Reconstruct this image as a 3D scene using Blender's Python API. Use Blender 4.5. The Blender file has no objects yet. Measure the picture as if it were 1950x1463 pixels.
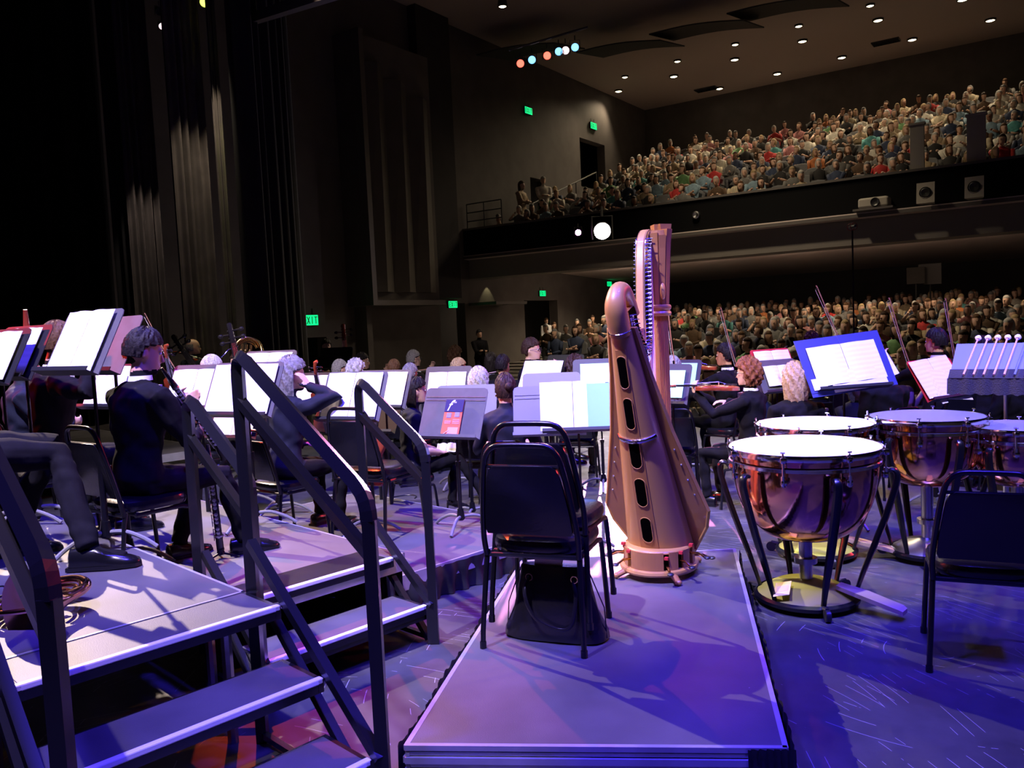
import bpy, math, random
import numpy as np
from mathutils import Vector, Matrix, Quaternion
random.seed(7)
SC = bpy.context.scene
COL = SC.collection
PI = math.pi
F = 1550.0; IW = 1950; IH = 1463; CZ = 1.58
PITCH = math.radians(4.1); ROLL = math.radians(-2.6)
CAMR = Matrix.Rotation(PI/2-PITCH, 3, 'X') @ Matrix.Rotation(ROLL, 3, 'Z')
CAMP = Vector((0, 0, CZ))

def at(px, py, z=None, y=None):
    r = CAMR @ Vector(((px-IW/2)/F, -(py-IH/2)/F, -1))
    t = (z-CZ)/r.z if z is not None else y/r.y
    return CAMP + r*t

def proj(p):
    v = CAMR.transposed() @ (Vector(p)-CAMP)
    if v.z > -0.1: return (-9999, -9999)
    return (IW/2-F*v.x/v.z, IH/2+F*v.y/v.z)

# ---------------------------------------------------------------- materials
MATS = {}
def mat(name, col, rough=0.5, metal=0.0, emit=None, estr=0.0, noise=0.0, nscale=20.0, bump=0.0, spec=None, sheen=0.0, coat=0.0, col2=None):
    if name in MATS: return MATS[name]
    m = bpy.data.materials.new(name); m.use_nodes = True
    nt = m.node_tree; b = nt.nodes['Principled BSDF']
    b.inputs['Base Color'].default_value = (*col, 1)
    b.inputs['Roughness'].default_value = rough
    b.inputs['Metallic'].default_value = metal
    if spec is not None: b.inputs['Specular IOR Level'].default_value = spec
    if sheen: b.inputs['Sheen Weight'].default_value = sheen
    if coat: b.inputs['Coat Weight'].default_value = coat
    if emit:
        b.inputs['Emission Color'].default_value = (*emit, 1); b.inputs['Emission Strength'].default_value = estr
    if noise or bump:
        tc = nt.nodes.new('ShaderNodeTexCoord'); n = nt.nodes.new('ShaderNodeTexNoise')
        n.inputs['Scale'].default_value = nscale; n.inputs['Detail'].default_value = 5
        nt.links.new(tc.outputs['Object'], n.inputs['Vector'])
        if noise:
            cr = nt.nodes.new('ShaderNodeValToRGB')
            c2 = col2 or tuple(max(0, c*(1-noise)) for c in col)
            cr.color_ramp.elements[0].position = 0.35; cr.color_ramp.elements[1].position = 0.65
            cr.color_ramp.elements[0].color = (*c2, 1); cr.color_ramp.elements[1].color = (*[min(1, c*(1+noise*0.5)) for c in col], 1)
            nt.links.new(n.outputs['Fac'], cr.inputs['Fac']); nt.links.new(cr.outputs['Color'], b.inputs['Base Color'])
        if bump:
            bp = nt.nodes.new('ShaderNodeBump'); bp.inputs['Strength'].default_value = bump; bp.inputs['Distance'].default_value = 0.01
            nt.links.new(n.outputs['Fac'], bp.inputs['Height']); nt.links.new(bp.outputs['Normal'], b.inputs['Normal'])
    MATS[name] = m
    return m

def floor_mat():
    m = bpy.data.materials.new('painted stage floor'); m.use_nodes = True
    nt = m.node_tree; b = nt.nodes['Principled BSDF']; N = nt.nodes.new; K = nt.links.new
    tc = N('ShaderNodeTexCoord')
    n1 = N('ShaderNodeTexNoise'); n1.inputs['Scale'].default_value = 1.3; n1.inputs['Detail'].default_value = 8; n1.inputs['Roughness'].default_value = .65
    K(tc.outputs['Object'], n1.inputs['Vector'])
    cr = N('ShaderNodeValToRGB'); cr.color_ramp.elements[0].position = .3; cr.color_ramp.elements[1].position = .75
    cr.color_ramp.elements[0].color = (.022, .022, .026, 1); cr.color_ramp.elements[1].color = (.075, .075, .08, 1)
    K(n1.outputs['Fac'], cr.inputs['Fac'])
    # worn arcs left by moved equipment: thin rings seen only where a patch noise allows them
    last = cr.outputs['Color']
    for i, (loc, sc, th) in enumerate((((-.9, 3.0, 0), 6.0, .997), ((-1.3, 2.2, 0), 4.3, .998), ((1.9, 3.6, 0), 3.2, .998))):
        mp = N('ShaderNodeMapping'); mp.inputs['Location'].default_value = tuple(-c for c in loc)
        K(tc.outputs['Object'], mp.inputs['Vector'])
        w = N('ShaderNodeTexWave'); w.wave_type = 'RINGS'; w.rings_direction = 'SPHERICAL'
        w.inputs['Scale'].default_value = sc; w.inputs['Distortion'].default_value = 1.2; w.inputs['Detail'].default_value = 1; w.inputs['Detail Scale'].default_value = .6
        K(mp.outputs['Vector'], w.inputs['Vector'])
        g = N('ShaderNodeMath'); g.operation = 'GREATER_THAN'; g.inputs[1].default_value = th; K(w.outputs['Fac'], g.inputs[0])
        nm = N('ShaderNodeTexNoise'); nm.inputs['Scale'].default_value = 2.2+i; nm.inputs['Detail'].default_value = 4
        K(mp.outputs['Vector'], nm.inputs['Vector'])
        g2 = N('ShaderNodeMath'); g2.operation = 'GREATER_THAN'; g2.inputs[1].default_value = .58; K(nm.outputs['Fac'], g2.inputs[0])
        mu = N('ShaderNodeMath'); mu.operation = 'MULTIPLY'; K(g.outputs[0], mu.inputs[0]); K(g2.outputs[0], mu.inputs[1])
        mu2 = N('ShaderNodeMath'); mu2.operation = 'MULTIPLY'; mu2.inputs[1].default_value = .5; K(mu.outputs[0], mu2.inputs[0])
        mx = N('ShaderNodeMix'); mx.data_type = 'RGBA'; K(mu2.outputs[0], mx.inputs['Factor'])
        K(last, mx.inputs['A']); mx.inputs['B'].default_value = (.5, .5, .55, 1); last = mx.outputs['Result']
    K(last, b.inputs['Base Color'])
    n2 = N('ShaderNodeTexNoise'); n2.inputs['Scale'].default_value = 6; n2.inputs['Detail'].default_value = 6; K(tc.outputs['Object'], n2.inputs['Vector'])
    mr = N('ShaderNodeMapRange'); mr.inputs['To Min'].default_value = .3; mr.inputs['To Max'].default_value = .6; K(n2.outputs['Fac'], mr.inputs['Value']); K(mr.outputs['Result'], b.inputs['Roughness'])
    MATS['stage_floor'] = m
    return m

def deck_mat():
    m = bpy.data.materials.new('riser deck'); m.use_nodes = True
    nt = m.node_tree; b = nt.nodes['Principled BSDF']; N = nt.nodes.new; K = nt.links.new
    tc = N('ShaderNodeTexCoord')
    n1 = N('ShaderNodeTexNoise'); n1.inputs['Scale'].default_value = 3.0; n1.inputs['Detail'].default_value = 8
    n2 = N('ShaderNodeTexNoise'); n2.inputs['Scale'].default_value = 260; n2.inputs['Detail'].default_value = 1
    vo = N('ShaderNodeTexVoronoi'); vo.inputs['Scale'].default_value = 5.0
    for n in (n1, n2, vo): K(tc.outputs['Object'], n.inputs['Vector'])
    cr = N('ShaderNodeValToRGB'); cr.color_ramp.elements[0].position = .3; cr.color_ramp.elements[1].position = .7
    cr.color_ramp.elements[0].color = (.062, .058, .060, 1); cr.color_ramp.elements[1].color = (.10, .094, .095, 1)
    K(n1.outputs['Fac'], cr.inputs['Fac'])
    lt = N('ShaderNodeMath'); lt.operation = 'LESS_THAN'; lt.inputs[1].default_value = .012; K(vo.outputs['Distance'], lt.inputs[0])
    mx = N('ShaderNodeMix'); mx.data_type = 'RGBA'; K(lt.outputs[0], mx.inputs['Factor']); K(cr.outputs['Color'], mx.inputs['A']); mx.inputs['B'].default_value = (.35, .35, .35, 1)
    K(mx.outputs['Result'], b.inputs['Base Color'])
    bp = N('ShaderNodeBump'); bp.inputs['Strength'].default_value = .25; bp.inputs['Distance'].default_value = .002
    K(n2.outputs['Fac'], bp.inputs['Height']); K(bp.outputs['Normal'], b.inputs['Normal'])
    b.inputs['Roughness'].default_value = .5
    MATS['deck'] = m
    return m

def page_mat():
    m = bpy.data.materials.new('printed music page'); m.use_nodes = True
    nt = m.node_tree; b = nt.nodes['Principled BSDF']; N = nt.nodes.new; K = nt.links.new
    tc = N('ShaderNodeTexCoord'); sp = N('ShaderNodeSeparateXYZ'); K(tc.outputs['Object'], sp.inputs[0])
    a = N('ShaderNodeMath'); a.operation = 'MULTIPLY'; a.inputs[1].default_value = 1/.036; K(sp.outputs['Z'], a.inputs[0])
    f = N('ShaderNodeMath'); f.operation = 'FRACT'; K(a.outputs[0], f.inputs[0])
    g = N('ShaderNodeMath'); g.operation = 'LESS_THAN'; g.inputs[1].default_value = .45; K(f.outputs[0], g.inputs[0])
    a2 = N('ShaderNodeMath'); a2.operation = 'MULTIPLY'; a2.inputs[1].default_value = 1/.0036; K(sp.outputs['Z'], a2.inputs[0])
    f2 = N('ShaderNodeMath'); f2.operation = 'FRACT'; K(a2.outputs[0], f2.inputs[0])
    g2 = N('ShaderNodeMath'); g2.operation = 'LESS_THAN'; g2.inputs[1].default_value = .22; K(f2.outputs[0], g2.inputs[0])
    mu = N('ShaderNodeMath'); mu.operation = 'MULTIPLY'; K(g.outputs[0], mu.inputs[0]); K(g2.outputs[0], mu.inputs[1])
    mx = N('ShaderNodeMix'); mx.data_type = 'RGBA'; K(mu.outputs[0], mx.inputs['Factor'])
    mx.inputs['A'].default_value = (.86, .86, .84, 1); mx.inputs['B'].default_value = (.55, .55, .55, 1)
    K(mx.outputs['Result'], b.inputs['Base Color']); b.inputs['Roughness'].default_value = .6
    MATS['page'] = m
    return m
floor_mat(); deck_mat(); page_mat()
M_ = MATS
mat('black_metal', (.004, .004, .005), .28, .0)
mat('rail_metal', (.008, .008, .010), .26, .0)
mat('black_plastic', (.015, .015, .017), .4)
mat('vinyl', (.006, .006, .008), .24, bump=.1, nscale=60)
mat('fabric_black', (.014, .014, .02), .85, noise=.3, nscale=200, bump=.3)
mat('chrome', (.8, .8, .82), .12, 1.0)
mat('steel', (.55, .55, .57), .3, 1.0)
mat('aluminium', (.5, .5, .5), .3, .45, noise=.15, nscale=8)
mat('nosing', (.88, .87, .85), .45)
mat('grey_leg', (.16, .16, .15), .4)
mat('desk_black', (.010, .010, .013), .5)
mat('desk_grey', (.085, .082, .08), .5, noise=.12, nscale=12)
mat('desk_pale', (.15, .15, .17), .5)
mat('skirt', (.008, .008, .01), .6, noise=.4, nscale=30)
mat('copper', (.70, .33, .18), .10, 1.0, bump=.08, nscale=14)
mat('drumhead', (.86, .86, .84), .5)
mat('drumhead_shaded', (.16, .17, .22), .45)  # darker head colour holds the shade outside the drum spot
mat('harp_wood', (.33, .145, .045), .4, noise=.10, nscale=6, coat=.25)
mat('harp_wood_light', (.42, .22, .065), .4, coat=.25)
mat('brass', (.9, .6, .25), .15, 1.0)
mat('rosebrass', (.9, .45, .32), .15, 1.0)
mat('string', (.7, .62, .5), .4)
mat('red_string', (.6, .05, .04), .4)
mat('felt_red', (.5, .02, .02), .8)
mat('hole_shade', (.002, .0015, .0015), 1.0, spec=0)  # near-black colour stands in for the shade inside openings
mat('olive', (.35, .36, .05), .5)
mat('tag_yellow', (.85, .7, .3), .6)
mat('pedal_wood', (.42, .3, .2), .5)
mat('leather', (.012, .011, .010), .22, bump=.25, nscale=16)
mat('paper', (.86, .86, .84), .6)
mat('paper_cream', (.75, .6, .4), .6)
mat('folder_blue', (.03, .035, .2), .5)
mat('folder_navy', (.02, .02, .06), .5)
mat('folder_red', (.45, .02, .02), .5)
mat('folder_teal', (.20, .46, .46), .5)
mat('screen_teal', (.35, .75, .75), .4, emit=(.12, .6, .62), estr=.35)  # teal glow comes from emission in the material
mat('black_wood', (.012, .01, .01), .25, coat=.5)
mat('violin_wood', (.26, .045, .015), .25, coat=.7, noise=.3, nscale=10)
mat('cello_wood', (.35, .08, .03), .3, coat=.6)
mat('bow_wood', (.35, .16, .1), .4)
mat('horsehair', (.75, .72, .65), .5)
mat('maroon_wood', (.22, .03, .02), .25, coat=.6)
mat('velvet', (.003, .003, .0035), .95, noise=.35, nscale=3)
mat('curtain_grey', (.06, .05, .045), .95, noise=.3, nscale=3)
mat('wall_grey', (.10, .088, .085), .8, noise=.15, nscale=1.5)
mat('wall_dark', (.025, .022, .026), .85, noise=.2, nscale=1.2)
mat('panel', (.085, .075, .068), .8, noise=.1, nscale=2)
mat('ceiling_paint', (.62, .52, .50), .9)
mat('cloud_panel', (.025, .023, .024), .7)
mat('fascia_black', (.003, .003, .004), .8, spec=.1)
mat('ledge', (.10, .088, .085), .5)
mat('carpet', (.03, .025, .03), .95)
mat('concrete', (.2, .18, .17), .85)
mat('seat_cloth', (.14, .14, .15), .8)
mat('seat_shell', (.045, .045, .05), .6)
mat('lamp_can', (.04, .04, .04), .5)
mat('lamp_warm', (1, 1, 1), .5, emit=(1.0, .8, .5), estr=9)
mat('lamp_white', (1, 1, 1), .5, emit=(1.0, .85, .95), estr=300)
mat('lamp_yellow', (1, 1, 1), .5, emit=(.75, 1.0, .12), estr=2.6)
mat('lamp_red', (1, 1, 1), .5, emit=(1.0, .10, .06), estr=3.5)
mat('lamp_blue', (1, 1, 1), .5, emit=(.15, .45, 1.0), estr=3)
mat('lamp_pale', (1, 1, 1), .5, emit=(1.0, .7, .75), estr=2)
mat('lamp_violet', (1, 1, 1), .5, emit=(1.0, .3, 1.0), estr=22)
mat('exit_green', (.02, .3, .08), .5, emit=(.0, .8, .22), estr=1.6)
mat('exit_letter', (.01, .05, .02), .5, emit=(0, .05, .015), estr=1)
mat('eye_white', (.8, .8, .8), .3)
mat('iris', (.02, .01, .01), .2)
mat('glass_lens', (.25, .25, .28), .1)
mat('mallet_head', (.88, .86, .84), .8)
mat('mallet_shaft', (.72, .42, .36), .45)
mat('towel', (.03, .03, .045), .95, bump=.6, nscale=120)
mat('tray_blue', (.14, .18, .42), .7)
SKINS = [mat('skin_pale', (.62, .38, .28), .5), mat('skin_tan', (.48, .27, .18), .5), mat('skin_brown', (.22, .1, .06), .5)]
SUIT = mat('suit_black', (.007, .0065, .008), .9, noise=.2, nscale=30, spec=.1)
TROU = mat('trouser_black', (.007, .0065, .008), .9, noise=.2, nscale=30, spec=.1)
mat('suit_navy', (.010, .013, .03), .8, spec=.25)
mat('dress_black', (.008, .008, .01), .8)
mat('shirt_white', (.75, .75, .78), .7)
mat('tee_navy', (.007, .008, .017), .8, spec=.25)
mat('stripe_grey', (.18, .18, .2), .8)
mat('shoe', (.005, .005, .006), .22)
HAIR = {}
for k, c in dict(black=(.012, .009, .009), darkbrown=(.035, .018, .012), brown=(.10, .05, .025), auburn=(.20, .07, .03), grey=(.22, .21, .21), white=(.48, .46, .43), blonde=(.42, .30, .16)).items():
    HAIR[k] = mat('hair_'+k, c, .6, spec=.15, noise=.35, nscale=60, bump=.4)

# ---------------------------------------------------------------- mesh builder
class MB:
    def __init__(s): s.v = []; s.f = []; s.m = []
    def add(s, vs, fs, mi=0, M=None):
        o = len(s.v)
        s.v += [tuple(M @ Vector(p)) if M else tuple(p) for p in vs]
        s.f += [tuple(i+o for i in f) for f in fs]; s.m += [mi]*len(fs); return s
    def box(s, c, d, M=None, mi=0, bev=0.0):
        x, y, z = d[0]/2, d[1]/2, d[2]/2
        T = Matrix.Translation(Vector(c))
        if M: T = M @ T
        if bev <= 0:
            vs = [(a*x, b*y, e*z) for a in (-1, 1) for b in (-1, 1) for e in (-1, 1)]
            fs = [(0, 1, 3, 2), (4, 6, 7, 5), (0, 4, 5, 1), (2, 3, 7, 6), (0, 2, 6, 4), (1, 5, 7, 3)]
            return s.add(vs, fs, mi, T)
        b = min(bev, x*.98, y*.98, z*.98)
        rings = []
        for (zz, ins) in ((-z, b), (-z+b*.3, b*.3), (-z+b, 0), (z-b, 0), (z-b*.3, b*.3), (z, b)):
            r = []
            X, Y = x-ins, y-ins; rb = b
            for (cx, cy, a0) in ((X-rb, Y-rb, 0), (-X+rb, Y-rb, PI/2), (-X+rb, -Y+rb, PI), (X-rb, -Y+rb, 1.5*PI)):
                for k in range(4):
                    a = a0+k*PI/6; r.append((cx+rb*math.cos(a), cy+rb*math.sin(a), zz))
            rings.append(r)
        return s.loft(rings, mi=mi, M=T)
    def loft(s, rings, mi=0, M=None, cap=True, close=True):
        n = len(rings[0]); vs = [p for r in rings for p in r]; fs = []
        for i in range(len(rings)-1):
            for j in range(n if close else n-1):
                a = i*n+j; b = i*n+(j+1) % n; fs.append((a, b, b+n, a+n))
        if cap and close:
            fs.append(tuple(reversed(range(n)))); fs.append(tuple(range((len(rings)-1)*n, len(rings)*n)))
        return s.add(vs, fs, mi, M)
    def tube(s, pts, r, n=8, mi=0, M=None, cap=True, flat=1.0, rad=None, square=False):
        P = [Vector(p) for p in pts]; k = len(P)
        R = r if isinstance(r, (list, tuple)) else [r]*k
        T = [(P[min(i+1, k-1)]-P[max(i-1, 0)]).normalized() for i in range(k)]
        up = Vector((0, 0, 1)) if abs(T[0].z) < .9 else Vector((0, 1, 0))
        u = T[0].cross(up).normalized(); rings = []
        if square: n = 4
        for i in range(k):
            u = (u-T[i]*u.dot(T[i])).normalized(); w = T[i].cross(u)
            ring = []
            for j in range(n):
                a = 2*PI*j/n + (PI/4 if square else 0)
                rr = R[i]*(1.414 if square else 1)
                ring.append(tuple(P[i]+u*math.cos(a)*rr+w*math.sin(a)*rr*flat))
            rings.append(ring)
        return s.loft(rings, mi, M, cap)
    def lathe(s, prof, n=24, mi=0, M=None, a0=0, a1=2*PI, sx=1, sy=1, cap=False):
        full = abs(a1-a0-2*PI) < 1e-6; m = n if full else n+1
        rings = [[(r*math.cos(a0+(a1-a0)*j/n)*sx, r*math.sin(a0+(a1-a0)*j/n)*sy, z) for j in range(m)] for r, z in prof]
        return s.loft(rings, mi, M, cap=cap, close=full)
    def ell(s, c, d, n=12, k=8, mi=0, M=None):
        prof = [(max(1e-4, math.sin(PI*i/k)), -math.cos(PI*i/k)) for i in range(k+1)]
        T = Matrix.Translation(Vector(c)) @ Matrix.Diagonal((*d, 1))
        if M: T = M @ T
        return s.lathe(prof, n, mi, T)
    def prism(s, poly, z0, z1, mi=0, M=None):
        return s.loft([[(x, y, z0) for x, y in poly], [(x, y, z1) for x, y in poly]], mi, M)
    def build(s, name, mats=None, parent=None, smooth=False, M=None, fix=True):
        me = bpy.data.meshes.new(name)
        v = [tuple(M @ Vector(p)) for p in s.v] if M else s.v
        me.from_pydata(v, [], s.f)
        ms = mats if isinstance(mats, (list, tuple)) else [mats]
        for m in ms: me.materials.append(m if not isinstance(m, str) else MATS[m])
        if len(ms) > 1: me.polygons.foreach_set('material_index', s.m)
        if smooth: 
            me.polygons.foreach_set('use_smooth', [True]*len(me.polygons))
        me.validate(); 
        if fix:
            import bmesh
            bm = bmesh.new(); bm.from_mesh(me); bmesh.ops.recalc_face_normals(bm, faces=bm.faces)
            if smooth:
                for e in bm.edges:
                    if len(e.link_faces) == 2 and e.calc_face_angle(0) > .7: e.smooth = False
            bm.to_mesh(me); bm.free()
        me.update()
        o = bpy.data.objects.new(name, me); COL.objects.link(o)
        if parent is not None: o.parent = parent
        return o

def tag(o, label=None, cat=None, group=None, kind=None):
    if label: o['label'] = label
    if cat: o['category'] = cat
    if group: o['group'] = group
    if kind: o['kind'] = kind
    return o
def empty(name, loc=(0, 0, 0), rz=0.0):
    o = bpy.data.objects.new(name, None); COL.objects.link(o); o.location = loc; o.rotation_euler = (0, 0, rz); o.empty_display_size = .1
    return o
KIDS = {}
def copy_tree(o, parent=None, depth=0):
    c = o.copy(); COL.objects.link(c)
    if parent is not None: c.parent = parent
    for ch in [k for k in o.children]: copy_tree(ch, c, depth+1)
    return c
def struct(o): o['kind'] = 'structure'; return o
def face_rz(fx, fy): return math.atan2(-fx, fy)
def arc(c, r, a0, a1, n, plane='xz'):
    out = []
    for i in range(n+1):
        a = a0+(a1-a0)*i/n
        p = (r*math.cos(a), r*math.sin(a))
        out.append({'xz': (c[0]+p[0], c[1], c[2]+p[1]), 'yz': (c[0], c[1]+p[0], c[2]+p[1]), 'xy': (c[0]+p[0], c[1]+p[1], c[2])}[plane])
    return out
def bez(P, n=12):
    P = [Vector(p) for p in P]; out = []
    k = len(P)
    for i in range(k-1):      # Catmull-Rom through points
        p0 = P[max(i-1, 0)]; p1 = P[i]; p2 = P[i+1]; p3 = P[min(i+2, k-1)]
        m = n
        for j in range(m):
            t = j/m
            out.append(0.5*((2*p1)+(p2-p0)*t+(2*p0-5*p1+4*p2-p3)*t*t+(3*p1-p0-3*p2+p3)*t**3))
    out.append(P[-1]); return out
# ---------------------------------------------------------------- camera
cd = bpy.data.cameras.new('camera'); cam = bpy.data.objects.new('camera', cd); COL.objects.link(cam)
cd.sensor_width = 36; cd.lens = 36*F/IW; cd.clip_end = 200; cd.clip_start = .05
cam.matrix_world = Matrix.Translation(CAMP) @ CAMR.to_4x4(); SC.camera = cam
# ---------------------------------------------------------------- hall
HO = Vector((-1.34, 29.2, 0)); HU = Vector((.82, -.572, 0)); HV = Vector((.572, .82, 0))
HM = Matrix(((HU.x, HV.x, 0, HO.x), (HU.y, HV.y, 0, HO.y), (0, 0, 1, 0), (0, 0, 0, 1)))
def H(u, v, z=0): return HM @ Vector((u, v, z))
HR = math.atan2(HU.y, HU.x)
def hbox(mb, u0, u1, v0, v1, z0, z1, mi=0):
    mb.box(((u0+u1)/2, (v0+v1)/2, (z0+z1)/2), (u1-u0, v1-v0, z1-z0), M=HM, mi=mi)
def px_v(px, u=0.0, py=620):
    # depth along the side wall (u fixed) that shows at column px
    r = at(px, py, y=1.0); k = r.x/r.y
    a = HO+HU*u
    return -(a.x-k*a.y)/(HV.x-k*HV.y)
def lowfloor(v): return -.9+max(0, min(v, -2)+12)*.085+max(0, v+2)*.052
def balfloor(v): return 4.05+v*.355

# floors
b = MB(); b.box((1.0, 4.0, -.1), (26, 16, .2)); struct(b.build('floor', 'stage_floor'))
def slab(mb, u0, u1, steps):
    for (v0, v1, z0, z1) in steps: hbox(mb, u0, u1, v0, v1, z0, z1)
b = MB(); slab(b, -6, 36, [(-13+i, -12+i, -1.6, lowfloor(-12.5+i)) for i in range(28)])
b.build('floor_auditorium', 'concrete')['kind'] = 'structure'
# balcony stepped floor
b = MB(); slab(b, 0, 36, [(i, i+1, balfloor(i)-.75, balfloor(i)) for i in range(0, 15)])
struct(b.build('floor_balcony', 'concrete'))
# side wall with real openings cut out as stacked pieces
b = MB()
WH = 13.0
doors = [(-8.4, -6.9, -1.0, 1.5), (-1.75, -.35, -.4, 2.45), (px_v(1000), px_v(1063), 0, 2.55)]
seg = [-26, doors[0][0], doors[0][1], doors[1][0], doors[1][1], doors[2][0], doors[2][1], 15.2]
def wall_span(v0, v1, holes, z0=-1.6, z1=WH, mi=0):
    zs = z0
    for (a, c) in sorted(holes):
        hbox(b, -.4, 0, v0, v1, zs, a, mi); zs = c
    hbox(b, -.4, 0, v0, v1, zs, z1, mi)
uv0, uv1 = px_v(1105, 0, 300), px_v(1152, 0, 300); ud0, ud1 = px_v(1012, 0, 400), px_v(1040, 0, 400)
cuts = sorted([-26, 15.2, *[x for d in doors for x in d[:2]], uv0, uv1, ud0, ud1])
for v0, v1 in zip(cuts[:-1], cuts[1:]):
    mid = (v0+v1)/2; holes = []
    for d in doors:
        if d[0] < mid < d[1]: holes.append((d[2], d[3]))
    if uv0 < mid < uv1: holes.append((7.5, 9.6))
    if ud0 < mid < ud1: holes.append((4.6, 7.4))
    wall_span(v0, v1, holes)
struct(b.build('wall_left', 'wall_grey'))
b = MB(); hbox(b, -2.2, -2.1, -26, 15.2, -1.6, WH); struct(b.build('wall_corridor', 'wall_dark'))
b = MB(); hbox(b, -2.2, 36, 15, 15.3, -1.6, WH); struct(b.build('wall_back', 'wall_grey'))
b = MB(); hbox(b, -.4, 36, -7.5, 15.2, 12.0, 12.3); struct(b.build('ceiling', mat('house_ceiling', (.42, .34, .31), .9)))
b = MB(); hbox(b, -8, 36, -26, -7.5, 13.0, 13.3); struct(b.build('ceiling_stage', 'wall_dark'))
# rear lower wall: dark behind the main floor, with a lit-up control room opening
b = MB(); hbox(b, 0, 36, 14.2, 14.4, .2, 3.6); struct(b.build('wall_rear_stalls', 'wall_dark'))
# wall behind the stage and on the far left
b = MB(); b.box((-11, 8, 6), (.3, 40, 15)); struct(b.build('wall_stage_left', 'wall_dark'))
b = MB(); b.box((4, -4.2, 6), (30, .3, 15)); struct(b.build('wall_rear', 'wall_dark'))

# hung side bay (acoustic box) with pleated front
v0, v1 = px_v(702, .8), px_v(842, .8)
b = MB(); hbox(b, 0.0, .75, v0, v1, 2.35, 10.2, 0)
n = 3
for i in range(n):
    a = v0+.25+(v1-v0-.4)*i/n; c = v0+.25+(v1-v0-.4)*(i+1)/n; m = (a+c)/2
    b.loft([[(.75, a, 2.75), (.95, m, 2.75), (.75, c, 2.75)], [(.75, a, 9.4-i*.3), (1.02, m, 9.4-i*.3), (.75, c, 9.4-i*.3)]], 1, HM)
hbox(b, .75, 1.05, v0, v0+.18, 2.35, 10.2, 2); hbox(b, .75, 1.0, v0, v1, 2.35, 2.5, 2)
struct(b.build('trim_1', ['wall_grey', 'panel', 'ledge']))
b = MB(); hbox(b, 0, .5, px_v(690, .3), px_v(700, .3), -1.2, 2.35); hbox(b, 0, .35, v1, px_v(880, .3), 2.6, 12, 1)
struct(b.build('trim_2', ['wall_grey', 'wall_dark']))
# balcony front wall, ledge and soffit
b = MB(); hbox(b, 0, 36, -.25, 0, 4.05, 4.98, 0); struct(b.build('wall_balcony_front', 'fascia_black'))
b = MB(); hbox(b, 0, 36, -.3, .1, 4.98, 5.04, 0); hbox(b, 0, 36, -.32, -.2, 3.98, 4.07, 0); struct(b.build('trim_3', 'ledge'))
b = MB()
b.loft([[H(0, -.3, 3.98), H(36, -.3, 3.98), H(36, -.3, 4.1), H(0, -.3, 4.1)], [H(0, 14.3, 3.3), H(36, 14.3, 3.3), H(36, 14.3, 3.45), H(0, 14.3, 3.45)]])
struct(b.build('ceiling_soffit', 'ceiling_paint'))
b = MB(); hbox(b, 0, 1.2, px_v(895, .0), px_v(955, 0), 2.35, 2.45); struct(b.build('trim_4', 'ledge'))
# exit signs
def exit_sign(px, py, w=.30, u=.06, y=None, lab=''):
    v = px_v(px, u, py); p = H(u, v)
    d = p.y; z = at(px, py, y=d).z
    r = empty('exit_sign', (p.x, p.y, z), HR)
    r.matrix_world = Matrix.Translation((p.x, p.y, z)) @ Matrix.Rotation(HR+PI/2, 4, 'Z')
    # local x runs along the wall, local -y faces the hall
    m = MB(); m.box((0, .03, 0), (w*2.0, .08, w*1.05), bev=.012); m.build('housing', 'lamp_can', r)
    m = MB(); m.box((0, -.016, 0), (w*1.9, .012, w*.95)); m.build('lit_face', 'exit_green', r)
    m = MB(); h = w*.6; t = w*.09
    def bar(x0, z0, x1, z1):
        q = Vector((x1-x0, 0, z1-z0)); L = q.length; ang = math.atan2(z1-z0, x1-x0)
        m.box((0, 0, 0), (L+t, .008, t), M=Matrix.Translation(((x0+x1)/2, -.026, (z0+z1)/2)) @ Matrix.Rotation(-ang, 4, 'Y'))
    k = w*.28
    for i, ch in enumerate('EXIT'):
        x = -w*.68+i*w*.45; a = x-k/2; c = x+k/2; lo = -h/2; hi = h/2
        if ch == 'E': bar(a, lo, a, hi); bar(a, hi, c, hi); bar(a, 0, c, 0); bar(a, lo, c, lo)
        if ch == 'X': bar(a, lo, c, hi); bar(a, hi, c, lo)
        if ch == 'I': bar(x, lo, x, hi)
        if ch == 'T': bar(x, lo, x, hi); bar(a, hi, c, hi)
    m.build('lettering', 'exit_letter', r)
    m = MB(); m.tube([(-w*.5, .04, w*.5), (-w*.5, .04, w*1.1)], .012); m.tube([(w*.5, .04, w*.5), (w*.5, .04, w*1.1)], .012); m.build('bracket', 'lamp_can', r)
    tag(r, lab, 'exit sign')
exit_sign(590, 610, .30, lab='green lit exit sign at far left, lowest and largest of the signs')
exit_sign(862, 580, .24, lab='green lit exit sign over the dark doorway beside the hung wall bay')
exit_sign(1033, 559, .22, lab='green lit exit sign above the door where a blurred white-shirted man stands')
exit_sign(1160, 541, .22, lab='green lit exit sign under the balcony just left of the harp')
exit_sign(1006, 211, .26, lab='green lit exit sign high on the side wall, nearest the stage')
exit_sign(1130, 240, .28, lab='green lit exit sign above the upper doorway of the balcony')

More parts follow.
